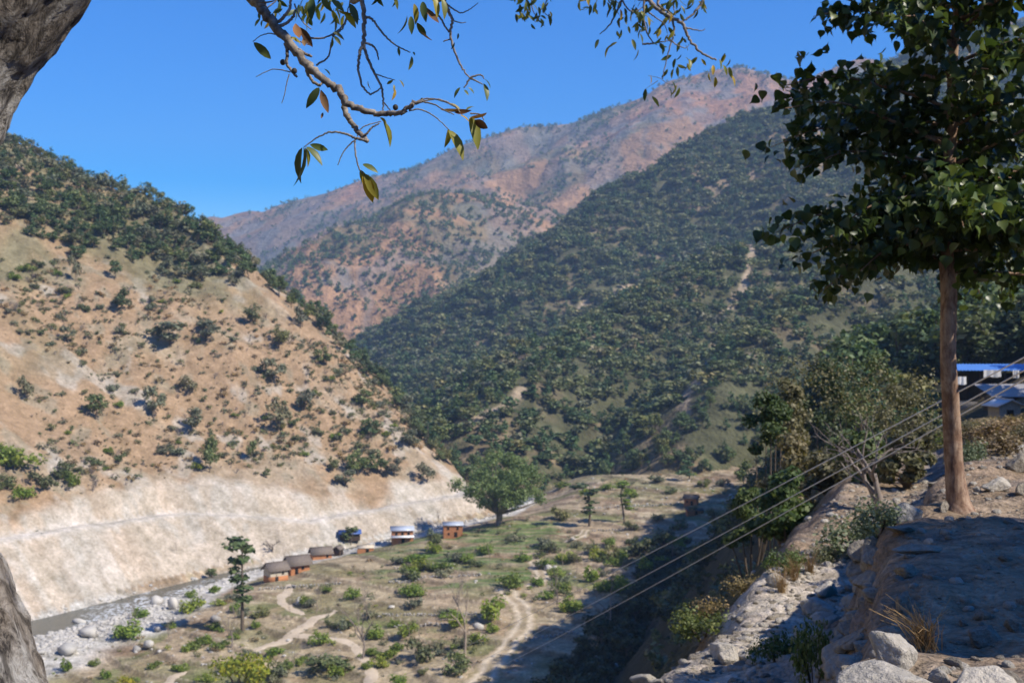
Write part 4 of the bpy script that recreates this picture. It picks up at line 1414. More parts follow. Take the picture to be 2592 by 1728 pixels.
def gable_walls(g, L, D, h, rise, z0=0.0):
    """long walls and gable ends, ridge along x"""
    x, y = L / 2, D / 2
    for s in (-1, 1):
        g.add([(-x, s * y, z0), (x, s * y, z0), (x, s * y, h), (-x, s * y, h)], [[0, 1, 2, 3] if s < 0 else [3, 2, 1, 0]])
        q = s * x
        g.add([(q, -y, z0), (q, 0, z0), (q, 0, h + rise), (q, -y, h)], [[0, 1, 2, 3] if s > 0 else [3, 2, 1, 0]])
        g.add([(q, 0, z0), (q, y, z0), (q, y, h), (q, 0, h + rise)], [[0, 1, 2, 3] if s > 0 else [3, 2, 1, 0]])


def opening(parent, name, x, y, z, w, h, face, mat=M_DARK, framemat=M_WOOD):
    """a window or door set in a wall: frame proud of the wall, near-black panel inside it for the unlit recess; face 'f' front (-y), 'l' left (-x), 'r' right (+x)"""
    rz = {'f': 0, 'l': -math.pi / 2, 'r': math.pi / 2}[face]
    e = bpy.data.objects.new(name, None); e.location = (x, y, z); e.rotation_euler = (0, 0, rz); link(e, parent)
    g = Geo()
    t = .09
    for sx in (-1, 1):
        g.box((sx * (w / 2), -.035, h / 2), (t, .13, h + t))
    g.box((0, -.035, h + .0), (w + t * 1.2, .135, t))
    if name == "window":
        g.box((0, -.05, 0), (w + t * 2.2, .18, t * .8))
    obj("frame", g.mesh("frame", [framemat]), e)
    g = Geo(); g.box((0, -.012, h / 2), (w - t * .9, .04, h - .02))
    obj("leaf_panel" if name == "door" else "pane", g.mesh("panel", [mat]), e)
    return e


def house(px, py, L, D, h, rise, rz, wallmat, roofmat, label, over=.45, band=None, openings=(), porch=None, sink=.6, t0=150, roof_th=.16, scale=1.0, name="house", plat=None):
    p = hit(px, py, t0)
    e = empty(name, p, rz, scale * .87)
    tag(e, label, "house")
    g = Geo()
    gable_walls(g, L, D, h, rise, -sink)
    obj("wall", g.mesh("wall", [wallmat]), e)
    if band:
        zb, bm_ = band
        g = Geo()
        x_, y_ = L / 2 + .04, D / 2 + .04
        for s in (-1, 1):
            g.box((0, s * (D / 2 + .02), (zb - sink) / 2), (L + .08, .05, zb + sink))
            g.box((s * (L / 2 + .02), 0, (zb - sink) / 2), (.05, D + .02, zb + sink))
        obj("wall_base", g.mesh("wall_base", [bm_]), e)
    g = Geo()
    k = rise / (D / 2)
    y_ = D / 2 + over
    zl = h - k * over + .05
    ro = bpy.data.objects.new("roof", None); link(ro, e)
    for s in (-1, 1):
        g = Geo()
        a, b = (-L / 2 - over, s * y_, zl), (L / 2 + over, s * y_, zl)
        c, d = (L / 2 + over, s * .01, h + rise + .05), (-L / 2 - over, s * .01, h + rise + .05)
        slab(g, *((a, b, c, d) if s < 0 else (b, a, d, c)), roof_th)
        obj("roof_slope", g.mesh("roof_slope", [roofmat]), ro)
    g = Geo(); g.box((0, 0, h + rise + .06), (L + 2 * over + .05, .3, .14))
    obj("ridge_cap", g.mesh("ridge", [roofmat]), ro)
    for o_ in openings:
        kind, x, z, w, hh_, face = o_
        if face == 'f':
            opening(e, kind, x, -D / 2 - (.05 if band and z < band[0] else .0), z, w, hh_, face)
        else:
            opening(e, kind, (-1 if face == 'l' else 1) * (L / 2 + (.05 if band and z < band[0] else 0)), x, z, w, hh_, face)
    if porch:
        z, dep, mat = porch
        g = Geo()
        slab(g, (-L / 2 - .3, -D / 2 - dep, z - .5), (L / 2 + .3, -D / 2 - dep, z - .5), (L / 2 + .3, -D / 2 - .02, z), (-L / 2 - .3, -D / 2 - .02, z), .06)
        pr = obj("porch_roof", g.mesh("porch_roof", [mat]), e)
        for i in range(4):
            g = Geo()
            g.box((-L / 2 + i * L / 3, -D / 2 - dep + .15, (z - .55 - sink) / 2), (.14, .14, z - .55 + sink))
            obj("post", g.mesh("post", [M_WOOD]), pr)
    return e


W_ = "window"; D_ = "door"
house(698, 1468, 5.6, 4.4, 3.6, 1.7, R(38), M_LIME, M_THATCH, "gabled mud house with cream upper wall and orange base, nearest the river", band=(1.5, M_MUD), openings=((D_, -.8, 0, .9, 1.4, 'f'), (W_, 1.2, 2.0, .6, .6, 'f')), over=.7)
house(752, 1448, 6.0, 4.6, 3.2, 1.9, R(35), M_MUD, M_THATCH, "middle one of the three thatched houses with a dark verandah gable", openings=((D_, -1.2, 0, .9, 1.7, 'f'), (W_, .8, 1.2, .7, .8, 'f'), (D_, 0, .2, 2.2, 1.6, 'l')), over=.9)
house(812, 1412, 6.2, 4.0, 2.0, 1.6, R(24), M_MUD, M_THATCH, "low orange mud house with dark open gable, furthest of the thatched three", openings=((W_, 1.6, .5, .6, 1.0, 'f'), (W_, 0, 1.7, 1.5, .8, 'l')), over=.6)
house(856, 1405, 2.6, 2.4, 2.2, .9, R(70), M_WOOD, M_THATCH, "small dark timber shed beside the low orange house", openings=((D_, 0, 0, 1.2, 1.6, 'f'),), over=.35, name="shed")
house(885, 1362, 6.8, 4.0, 2.0, .9, R(12), M_WOOD, M_TARP, "shed with a bright blue tarpaulin roof behind a dark tree", openings=((D_, -1, 0, 1.6, 1.6, 'f'),), over=.5, roof_th=.08, name="shed")
house(925, 1396, 5.2, 3.0, 1.5, .6, R(10), M_MUD, M_LIME, "low half-ruined orange mud hut below the blue-roofed shed", openings=((D_, .6, 0, .9, 1.2, 'f'),), over=.15, name="hut")
house(1018, 1373, 7.0, 5.0, 4.6, .9, R(8), M_MUD, M_TIN, "two-storey orange house with a grey tin roof and tin porch", openings=((W_, -2.0, 3.0, .7, .8, 'f'), (W_, 0, 3.0, .7, .8, 'f'), (W_, 2.0, 3.0, .7, .8, 'f'), (D_, .2, 0, 1.0, 1.7, 'f')), porch=(2.9, 1.6, M_TINW), roof_th=.08, over=.5)
house(1146, 1356, 6.2, 4.6, 3.9, .7, R(6), M_MUD, M_TIN, "plain two-storey orange house with a blue-grey tin roof beside the big tree", openings=((W_, -1.6, 2.5, .6, .7, 'f'), (W_, 1.5, 2.5, .6, .7, 'f'), (D_, .9, 0, .9, 1.6, 'f'), (W_, -1.4, .8, .5, .6, 'f')), roof_th=.08, over=.35)
house(1750, 1277, 4.6, 3.6, 2.6, 1.0, R(-20), M_MUD, M_THATCH, "small orange house with grey roof on the stony rise", openings=((D_, .5, 0, .8, 1.5, 'f'), (W_, -1.2, 1.0, .6, .6, 'f')), over=.5)
house(1758, 1301, 5.6, 2.8, 1.4, .5, R(5), M_MUD, M_THATCH, "low broken orange hut below the small orange house", openings=((D_, .3, 0, .9, 1.1, 'f'),), over=.15, name="hut")

# buildings on the slope to the right
p = hit(2542, 1060, 70)
SH = p.y / 130.0
e = house(2542, 1060, 3.2, 3.0, 2.0, .65, R(95), M_STONE, M_TINW, "small stone hut with a gabled tin roof and a dark square window", openings=((W_, 0, .35, .9, .9, 'l'),), over=.7, roof_th=.05, t0=70, scale=SH * .92, name="stone_hut")
p2 = Vector(P3(2600, 1010, p.y * 1.06)); g2 = hit(2592, 1030, 75)
def corrugated(parent, name, L, W, z0, z1, y0, y1, mat, pitch=.25):
    n = int(L / pitch) * 4
    u = np.linspace(-L / 2, L / 2, n)
    zz = .035 * np.sin(u / pitch * 2 * math.pi)
    v = np.concatenate([np.stack([u, np.full(n, y0), z0 + zz], 1), np.stack([u, np.full(n, y1), z1 + zz], 1)])
    i = np.arange(n - 1)
    f = np.stack([i, i + 1, i + 1 + n, i + n], 1)
    # a thin under-side
    v2 = v - np.array([0, 0, .03]); f2 = f[:, ::-1] + 2 * n
    return obj(name, mesh_np(name, np.vstack([v, v2]), np.vstack([f, f2]), [mat], smooth=True), parent)


def long_shed():
    y = p.y + 6
    a = Vector(P3(2505, 1002, y)); w = 9.5
    base = min(float(ground(a.x + 4, y)[0]), a.z - 1.2)
    e = empty("long_shed", (a.x + w / 2, y, base), R(3))
    hgt = a.z - base
    g = Geo(); g.box((.4, 1.9, hgt / 2 - .6), (w - 1.0, 3.2, hgt + .8))
    obj("wall", g.mesh("wall", [M_WOOD]), e)
    corrugated(e, "roof", w, 4, hgt - .05, hgt + 1.15, -.4, 4.2, plain("grey corrugated sheet", (.33, .32, .31), var=.15, size=1.2, bump=0, rough=.6))
    for i in range(4):
        g = Geo(); g.box((-w / 2 + .4 + i * 2.8, -.2, hgt / 2 - .5), (.14, .14, hgt + .9))
        obj("post", g.mesh("post", [M_WOOD]), e)
    tag(e, "long shed with a grey corrugated sheet roof behind the stone hut", "shed")


def blue_shelter():
    y = p.y + 16
    a = Vector(P3(2412, 937, y)); w = 15.0
    base = min(float(ground(a.x + 3, y)[0]), a.z - 2.6) - .3
    hgt = a.z - base
    e = empty("roadside_shelter", (a.x + w / 2, y, base), R(-2))
    corrugated(e, "roof", w, 5, hgt, hgt + .65, -.6, 4.6, plain("blue painted sheet", (.10, .25, .62), var=.12, size=2.5, bump=0, rough=.45, spec=.4), pitch=.4)
    for i in range(6):
        for yy in (0, 4):
            g = Geo(); g.box((-w / 2 + .4 + i * (w - .8) / 5, yy, hgt / 2), (.16, .16, hgt + (.0 if yy == 0 else .7)))
            obj("post", g.mesh("post", [M_WOOD]), e)
    g = Geo(); g.box((0, 4.3, hgt * .45), (w - .6, .12, hgt * .9))
    obj("back_wall", g.mesh("back_wall", [M_WOOD]), e)
    g = Geo(); g.box((0, 2, -.6), (w + 1, 6, 1.5))
    obj("stone_platform", g.mesh("stone_platform", [M_STONE]), e)
    tag(e, "open roadside shelter with a long bright blue sheet roof", "shelter")
    lab = ("white cloth sheet hung under the blue roof, widest of the three", "white cloth hung under the blue roof near the frame edge", "small white sack standing below the left end of the blue roof")
    for (cx, cz, cw, ch), lb in zip(((2512, 945, 44, 18), (2572, 947, 16, 20), (2432, 963, 28, 20)), lab):
        q = P3(cx, cz, y - .7)
        n = 9
        u = np.linspace(-.5, .5, n)
        ww, hh_ = cw / F * y, ch / F * y
        v = np.concatenate([np.stack([u * ww, .06 * np.sin(u * 17), np.full(n, hh_ / 2)], 1), np.stack([u * ww * 1.04, .10 * np.sin(u * 17 + .5), -hh_ / 2 * (1 + .12 * np.sin(u * 9))], 1)])
        v = np.vstack([v, v + np.array([0, .03, 0])])
        i = np.arange(n - 1)
        f = np.stack([i, i + n, i + n + 1, i + 1], 1)
        f = np.vstack([f, f[:, ::-1] + 2 * n])
        o = obj("hanging_cloth", mesh_np("cloth", v, f, [M_CLOTH], smooth=True)); o.location = q
        tag(o, lb, "cloth")


long_shed()
blue_shelter()

# ------------------------------------------------------------------ overhead wires
M_WIRE = plain("aluminium wire", (.72, .71, .68), var=.1, size=.5, bump=0, rough=.45, spec=.5)
for (a, b, s_, lb) in (((2700, 848, 13), (905, 1745, 200), .25, "uppermost of the three slanting overhead wires"), ((2700, 879, 12.6), (1022, 1745, 195), .25, "middle one of the three slanting overhead wires"), ((2700, 900, 12.2), (1103, 1745, 190), .25, "lowest of the three slanting overhead wires")):
    A, B = np.array(P3(*a)), np.array(P3(*b))
    u = np.r_[np.linspace(0, .1, 24), np.linspace(.11, 1, 40)]
    pts = A + (B - A) * u[:, None]
    pts[:, 2] -= s_ * 4 * u * (1 - u) * 3
    g = Geo(); g.tube(pts, .0085, 8)
    tag(obj("overhead_wire", g.mesh("overhead_wire", [M_WIRE], smooth=True)), lb, "wire", "overhead wires")
# ------------------------------------------------------------------ foreground rocks on the terrace
NR = []
for s_ in range(6):
    v, f = rock_data(560 + s_, 4, .8, 0.0, 17)
    nrm = v / (np.linalg.norm(v, axis=1)[:, None] + 1e-9)
    q = .05 * fbm(v[:, 0] * 1.3 + v[:, 2], v[:, 1] * 1.3 - v[:, 2] * .7, .55, 4, 600 + s_) + .025 * fbm(v[:, 0] + 3 * v[:, 2], v[:, 1], .14, 3, 620 + s_)
    v = v + nrm * q[:, None]
    NR.append((mesh_np("rock", v, f, [M_ROCKN], smooth=True), mesh_np("rock", v, f, [M_ROCKL], smooth=True)))


def terrace_rock(px, py, wpx, hpx, pale, label, k=None, depth=.9, rot=None, up=.45):
    p = nhit(px, py)
    w, h = wpx / F * p.y / 2, hpx / F * p.y / 2
    o = obj("rock", NR[rng.integers(0, 6) if k is None else k][pale])
    o.location = (p.x, p.y + w * depth * .4, p.z + h * up)
    o.scale = (w * 1.12, w * depth * 1.1, h * 1.5)
    o.rotation_euler = (rng.normal() * .1, rng.normal() * .1, rng.random() * 6.28 if rot is None else rot)
    return tag(o, label, "rock")


for a in ((2308, 1316, 84, 62, 1, "pale pointed boulder on the terrace corner left of the young tree", 0, .8, .3), (2391, 1296, 46, 44, 0, "dark rock close to the left side of the young tree's foot", 1, .8, 1.0),
          (2527, 1243, 90, 42, 1, "broad flat sunlit slab behind the young tree", 2, .8, .2), (2474, 1245, 26, 22, 1, "small white stone right behind the young tree's trunk", 3, .9, 2.0),
          (2292, 1560, 66, 84, 0, "upright rock with a sunlit top on the terrace edge", 4, .9, .5), (2268, 1700, 175, 150, 1, "big rounded boulder with dark stains below the straw tuft", 5, .9, 1.2),
          (2275, 1765, 270, 110, 1, "long white rock slab along the bottom edge of the picture", 0, .7, .1), (2385, 1748, 66, 80, 1, "small whitish rock between the white slab and the corner boulders", 1, .9, 2.2),
          (2490, 1768, 190, 110, 1, "half-lit tan boulder at the bottom right", 3, .9, .7), (2560, 1765, 100, 66, 0, "shaded boulder in the bottom right corner", 2, .9, 1.5),
          (2498, 1634, 104, 64, 0, "shaded long boulder lying on the terrace earth", 4, .8, .2), (2492, 1566, 58, 30, 0, "low shaded stone behind the long boulder", 0, .9, 2.6), (2440, 1584, 30, 22, 0, "small shaded stone left of the long boulder", 5, .9, .4),
          (2590, 1250, 60, 44, 0, "dark rock at the right edge behind the flat slab", 1, .9, .9), (2580, 1196, 70, 60, 0, "stacked dark rock at the right edge below the hillside bushes", 2, .9, .1), (2586, 1145, 40, 34, 1, "pale small rock topping the stones at the right edge", 3, .9, .6),
          (2290, 1350, 110, 26, 0, "flat ledge rock along the upper terrace edge", 2, .8, .4), (2330, 1400, 130, 30, 0, "second flat ledge rock down the terrace edge", 3, .8, .2), (2300, 1460, 100, 44, 0, "rounded ledge rock halfway down the terrace edge", 4, .8, .9),
          (2570, 1600, 60, 46, 0, "shaded stone at the right edge of the terrace", 5, .9, 1.4), (2420, 1690, 60, 36, 0, "shaded stone half buried behind the bottom boulders", 1, .9, 1.9), (2500, 1440, 44, 18, 0, "flat stone bedded in the shaded terrace earth", 0, .9, .8)):
    terrace_rock(*a[:6], k=a[6], depth=a[7], rot=a[8])

# stones showing in the broken face of the terrace
TG = bpy.data.objects["terrace_ground"]
r = np.random.default_rng(88)
for i in range(210):
    y_ = 4.2 + 10.5 * r.random()
    ex = np.interp(y_, EDGE[:, 1], EDGE[:, 0])
    off = .02 + .42 * r.random()
    x_, yy = ex - off * .9, y_ + off * .4
    zz = float(nground(x_, yy)[0])
    s_ = .08 + .2 * r.random() ** 1.8
    o = obj("stone", NR[r.integers(0, 6)][0], TG)
    o.location = (x_ + .04, yy, zz - .02)
    o.scale = (s_, s_ * 1.5, s_ * .62)
    o.rotation_euler = (r.normal() * .15, r.normal() * .15, -.45 + r.normal() * .3)

# small stones on terrace and path
r = np.random.default_rng(71)
xs = r.uniform(-1, 12, 26000); ys = r.uniform(3.5, 26, 26000)
e_, _, _ = polydist(xs, ys, EDGE)
dn = np.where(e_ < -.1, .28 + .4 * (fbm(xs, ys, 1.2, 3, 451) > .15), np.where((e_ > .5) & (e_ < 2.7), .5, .06 * (e_ < 6)))
k = r.random(len(xs)) < dn
xs, ys, e_ = xs[k], ys[k], e_[k]
sz = .012 + .05 * r.random(len(xs)) ** 3 + (e_ > .4) * .06 * r.random(len(xs)) ** 2.5
NSQ = [(*tri_to_quad(*rock_data(640 + i, 2, .75, .05, 8)), None, i % 2) for i in range(4)]
NSQ = [(v, f, np.zeros(len(f)), mi) for v, f, _, mi in NSQ]
scatter_stuff("loose_gravel", NSQ, np.stack([xs, ys, nground(xs, ys)], 1), np.stack([sz, sz, sz * .85], 1), r.random(len(xs)) * 6.28, r.integers(0, 4, len(xs)), [M_ROCKN, M_ROCKL], "loose stones and gravel on the terrace and the path below", "gravel")
for i in range(26):
    u = r.random()
    y_ = 10.5 + 9 * u
    ex = np.interp(y_, EDGE[:, 1], EDGE[:, 0])
    off = .9 + 1.6 * r.random()
    pos = (ex - off * .87, y_ + off * .5)
    s_ = .10 + .2 * r.random() ** 2
    o = obj("rock", NR[r.integers(0, 6)][1]); o.location = (*pos, float(nground(*pos)[0]) + s_ * .3)
    o.scale = (s_, s_ * .8, s_ * .8); o.rotation_euler = (0, 0, r.random() * 6)
    tag(o, "pale broken stone on the sunlit path below the terrace", "rock", "stones of the lower path")


# straw tuft
def tuft(loc, h, n, mat, spread, seed, label, name="straw_tuft", lean=(0, 0)):
    r = np.random.default_rng(seed)
    g = Geo()
    for i in range(n):
        a = r.random() * 6.28
        L = h * (.5 + .6 * r.random())
        d = np.array([math.cos(a) * spread * r.random() + lean[0], math.sin(a) * spread * r.random() + lean[1], 1.0])
        b = np.array([r.normal() * .03, r.normal() * .03, -.02])
        m = b + d * L * .5
        e = m + (d * L * .5) * np.array([1.3, 1.3, .55]) + r.normal(size=3) * .02
        g.tube([b, m, e], [.0035, .0025, .001], 3, cap=False)
    return tag(obj(name, g.mesh(name, [mat]), None, loc), label, "grass tuft")


M_STRAW = plain("dry straw", (.42, .28, .13), var=.3, size=.1, bump=0)
p = nhit(2345, 1650)
tuft((p.x, p.y, p.z + .03), .30, 90, M_STRAW, .8, 5, "dry straw tuft behind the big rounded boulder on the terrace", lean=(-.25, 0))
for i, (px_, py_, h_, lb) in enumerate(((2050, 1452, .5, "dry grass tuft at the upper left edge of the sunlit path"), (2010, 1470, .55, "dry grass tuft beside the green bush at the path edge"), (1980, 1500, .5, "dry grass tuft below the green bush"))):
    p = nhit(px_, py_)
    tuft(p, h_, 70, M_STRAW, .5, 20 + i, lb)

# ------------------------------------------------------------------ near bushes beside the path
M_DKLEAF = leaf_mat("bush leaves", (.05, .08, .025), (.13, .17, .055), (.2, .22, .08), trans=.3)
M_GRLEAF = leaf_mat("grey bush leaves", (.10, .12, .07), (.20, .21, .12), (.27, .26, .16), trans=.25)
M_YLEAF = leaf_mat("yellowing bush leaves", (.10, .09, .045), (.20, .17, .085), (.29, .225, .12), trans=.25)
M_BROWN = leaf_mat("dry bush leaves", (.11, .075, .04), (.22, .155, .085), (.30, .23, .12), trans=.2)
NB = [make_proto('shrub', 110 + i, 1500, .075, m) for i, m in enumerate((M_DKLEAF, M_GRLEAF, M_YLEAF, L_BRIGHT, M_BROWN))]


def near_bush(px, py, wpx, hpx, k, label, t=None, sink=0.05, name="path_bush"):
    if t is None:
        p = nhit(px, py)
    else:
        p = Vector(P3(px, py, t)); p.z = float(nground(p.x, p.y)[0])
    h = hpx / F * p.y + max(0, (P3(px, py, p.y)[2] - p.z))
    w = (wpx / F * p.y) / (h * 1.3)
    return place_tree(name, NB[k], p, h, label, "bush", None, w=w, sink=sink)


near_bush(1988, 1452, 100, 92, 0, "fresh green bush at the left edge of the lower path")
near_bush(2165, 1405, 190, 125, 1, "grey-green bush where the path meets the terrace")
near_bush(2080, 1420, 90, 60, 1, "low grey-green bush next to the path's upper end")
near_bush(2225, 1360, 150, 130, 1, "grey-green bush behind the pale pointed boulder")
near_bush(1820, 1640, 110, 100, 2, "yellow-green sprig catching the sun on the dark slope", t=19)
near_bush(1900, 1590, 120, 80, 2, "olive bush catching the sun just left of the path", t=20)
near_bush(2060, 1690, 110, 190, 0, "dark leafy plant growing up the shaded terrace wall", t=9.5)
near_bush(1960, 1740, 120, 120, 0, "dark leafy plant at the bottom of the shaded path", t=11.5)
near_bush(1780, 1700, 160, 110, 0, "dark bush on the shaded slope at the bottom edge", t=17)
# thicket of bushes and small trees beyond the path
def thicket(px, py_top, t, wpx, k, label, dz=0.0):
    """a leafy small tree built at its real size: crown of clumps on a few stems"""
    r = np.random.default_rng(int(px * 7 + py_top))
    pt = Vector(P3(px, py_top, t))
    z0 = float(nground(pt.x, pt.y)[0])
    h = max(1.2, pt.z - z0)
    w = wpx / F * t / 2
    low = max(.1 * h, h - 2.6 * w)
    cl = []
    for i in range(16):
        a_ = r.random() * 6.28; q = (i + .5) / 16
        zc = low + (h - low) * (.08 + .84 * q)
        rm = w * (.95 - .6 * max(0, q - .45) / .55) * r.random() ** .5
        sr_ = w * (.26 + .18 * r.random())
        cl.append((rm * math.cos(a_), rm * math.sin(a_), min(zc, h - sr_ * .7), sr_, sr_, sr_ * .8))
    v, f, tt = foliage(r, cl, 3200, .13, shell=.5)
    e = empty("thicket_tree", (pt.x, pt.y, z0))
    g = Geo()
    for c in cl[:7]:
        g.tube(spline([(0, 0, -.2), (c[0] * .3, c[1] * .3, c[2] * .5), c[:3]], 6), [.06, .045, .015], 5, cap=False)
    obj("trunk", g.mesh("thicket_stems", [M_BARK], smooth=True), e)
    obj("crown", mesh_np("thicket_crown", v, f, [(M_DKLEAF, M_YLEAF, L_OAK)[k]], tint=tt), e)
    return tag(e, label, "tree")


for a in ((1950, 985, 38, 130, 0, "dark leafy tree at the outer end of the thicket beyond the path"), (2010, 950, 42, 150, 1, "tall dark tree in the thicket left of the leafless crown"), (2090, 900, 46, 170, 2, "dark green tree rising behind the thicket"),
          (2200, 880, 48, 180, 2, "dark tree behind the grey leafless crown"), (2010, 1090, 33, 190, 1, "yellow-green bushy tree in the middle of the thicket"), (1990, 1180, 30, 170, 0, "low dark tree at the foot of the thicket"), (2100, 1160, 32, 200, 1, "dark bushy tree under the grey leafless crown"),
          (2290, 960, 44, 170, 1, "olive tree just left of the young tree's trunk"), (2330, 1040, 36, 150, 1, "olive bush filling the gap left of the trunk"), (2180, 1190, 27, 180, 2, "dark bush at the bottom of the thicket by the path"), (2300, 1170, 26, 130, 1, "brownish bush behind the boulder on the terrace corner"),
          (1900, 1230, 36, 120, 0, "dark bush at the lower left foot of the thicket")):
    thicket(a[0], a[1], a[2], a[3], a[4], a[5])
# grey leafless tree with sparse olive leaves
p = Vector(P3(2215, 1290, 23.5)); z0 = float(nground(p.x, p.y)[0])
h = (P3(2215, 915, 23.5)[2] - z0)
bt = bare_proto(777, depth=5, spread=.55, nb=4, r0=.03, stem=.36, up=.25)
e = empty("leafless_tree", (p.x, p.y, z0 - .1), 1.1, h * .95)
obj("trunk", bt, e)
r = np.random.default_rng(5)
cl = [(.34 * r.normal(), .3 * r.normal(), .65 + .45 * r.random(), .14, .14, .12) for _ in range(26)]
v, f, t = foliage(r, cl, 2200, .022)
obj("crown", mesh_np("sparse_crown", v, f, [M_YLEAF], tint=t), e)
tag(e, "wide grey-twigged tree with few olive leaves beyond the path", "tree")
# hillside bushes right of the young tree
for i, a in enumerate(((2490, 1120, 26, 110, 2, "brown and green bush right of the young tree's trunk"), (2560, 1090, 30, 140, 2, "brownish bush below the stone hut"), (2450, 1060, 34, 110, 3, "bright green weeds between the trunk and the stone hut"), (2520, 1150, 18, 150, 4, "dry brown bush above the flat slab"), (2560, 1110, 21, 170, 4, "broad dry brown bush left of the dark rocks"), (2480, 1130, 22, 130, 4, "brown bush between the trunk and the broad dry bush"), (2530, 1080, 27, 160, 4, "dry brown bush just below the stone hut"), (2450, 1100, 28, 110, 2, "olive bush at the right side of the trunk"), (2590, 1070, 33, 150, 3, "bright green bush at the frame edge below the stone hut"), (2490, 1060, 36, 120, 3, "bright green bush left of the stone hut"),
                       (2590, 1130, 20, 120, 2, "dry bush at the right edge above the dark rocks"), (2470, 1190, 17, 80, 1, "grey bush behind the small white stone"), (2440, 1130, 24, 100, 2, "olive bush close behind the young tree's trunk"))):
    pt = Vector(P3(a[0], a[1], a[2])); z0 = float(nground(pt.x, pt.y)[0]); h = max(.5, pt.z - z0)
    place_tree("hillside_bush", NB[a[4]], (pt.x, pt.y, z0), h, a[5], "bush", None, w=(a[3] / F * a[2]) / (h * 1.2), sink=.05)

# ------------------------------------------------------------------ leaves with a shape
def leaf_blade(widths, fold=.12, curl=.18, petiole=.0):
    """blade from the origin along +Y, length 1; widths: (y, half width)"""
    w = np.array(widths)
    n = len(w)
    zc = -curl * w[:, 0] ** 2
    c = np.stack([np.zeros(n), w[:, 0], zc], 1)
    l = np.stack([-w[:, 1], w[:, 0], zc + fold * w[:, 1]], 1)
    r_ = np.stack([w[:, 1], w[:, 0], zc + fold * w[:, 1]], 1)
    v = np.vstack([l, c, r_])
    i = np.arange(n - 1)
    f = np.vstack([np.stack([i, i + n, i + n + 1, i + 1], 1), np.stack([i + n, i + 2 * n, i + 2 * n + 1, i + n + 1], 1)])
    return v, f


HEART = leaf_blade([(0, .10), (.02, .26), (.10, .40), (.25, .46), (.42, .40), (.58, .27), (.70, .14), (.80, .06), (1.0, .008)], .25, .25)
OVAL = leaf_blade([(0, .01), (.1, .09), (.28, .155), (.5, .185), (.72, .15), (.9, .07), (1.0, .01)], .35, .35)
OVAL2 = leaf_blade([(0, .01), (.1, .07), (.28, .15), (.5, .17), (.72, .13), (.9, .06), (1.0, .008)], .5, -.5)


def frames(dirs, nrm):
    """rotation matrices (n,3,3) with columns X,Y,Z; Y along dirs, Z close to nrm"""
    Y = dirs / (np.linalg.norm(dirs, axis=1)[:, None] + 1e-9)
    X = np.cross(Y, nrm); X /= np.linalg.norm(X, axis=1)[:, None] + 1e-9
    Z = np.cross(X, Y)
    return np.stack([X, Y, Z], 2)


def leaf_mass(name, blade, pos, rot, size, mats, tint, parent, fm=None):
    v, f = blade
    n, m = len(pos), len(v)
    V = np.einsum('nij,mj->nmi', rot, v) * size[:, None, None] + pos[:, None, :]
    Fc = f[None] + (np.arange(n) * m)[:, None, None]
    return obj(name, mesh_np(name, V.reshape(-1, 3), Fc.reshape(-1, 4), mats, smooth=True, tint=np.repeat(tint, len(f))), parent)


def leaf_objs(name, blade, pos, rot, size, matsets, parent, r):
    """one object per leaf, sharing the meshes"""
    ms = []
    for m in matsets:
        for t in (.1, .4, .65, .9):
            ms.append(mesh_np("leaf_blade", blade[0], blade[1], [m], smooth=True, tint=np.full(len(blade[1]), t)))
    for i in range(len(pos)):
        o = bpy.data.objects.new(name, ms[r.integers(0, len(ms))])
        M4 = Matrix(rot[i].tolist()).to_4x4()
        o.matrix_basis = Matrix.Translation(pos[i]) @ M4 @ Matrix.Diagonal((size[i], size[i], size[i], 1))
        link(o, parent)


L_PIPAL = leaf_mat("glossy pipal leaves", (.034, .058, .014), (.075, .112, .026), (.13, .165, .035), rough=.38, spec=.36, trans=.30, objvar=.2)
L_FIG = leaf_mat("fig leaves near", (.05, .075, .02), (.115, .14, .038), (.19, .19, .05), rough=.45, spec=.4, trans=.3, objvar=.2)
L_FIGY = leaf_mat("yellow fig leaves", (.22, .20, .03), (.38, .28, .035), (.45, .26, .03), rough=.5, spec=.3, trans=.35, objvar=.2)
L_FIGB = leaf_mat("withered fig leaves", (.12, .055, .025), (.26, .13, .06), (.40, .24, .14), rough=.6, spec=.2, trans=.2, objvar=.2)


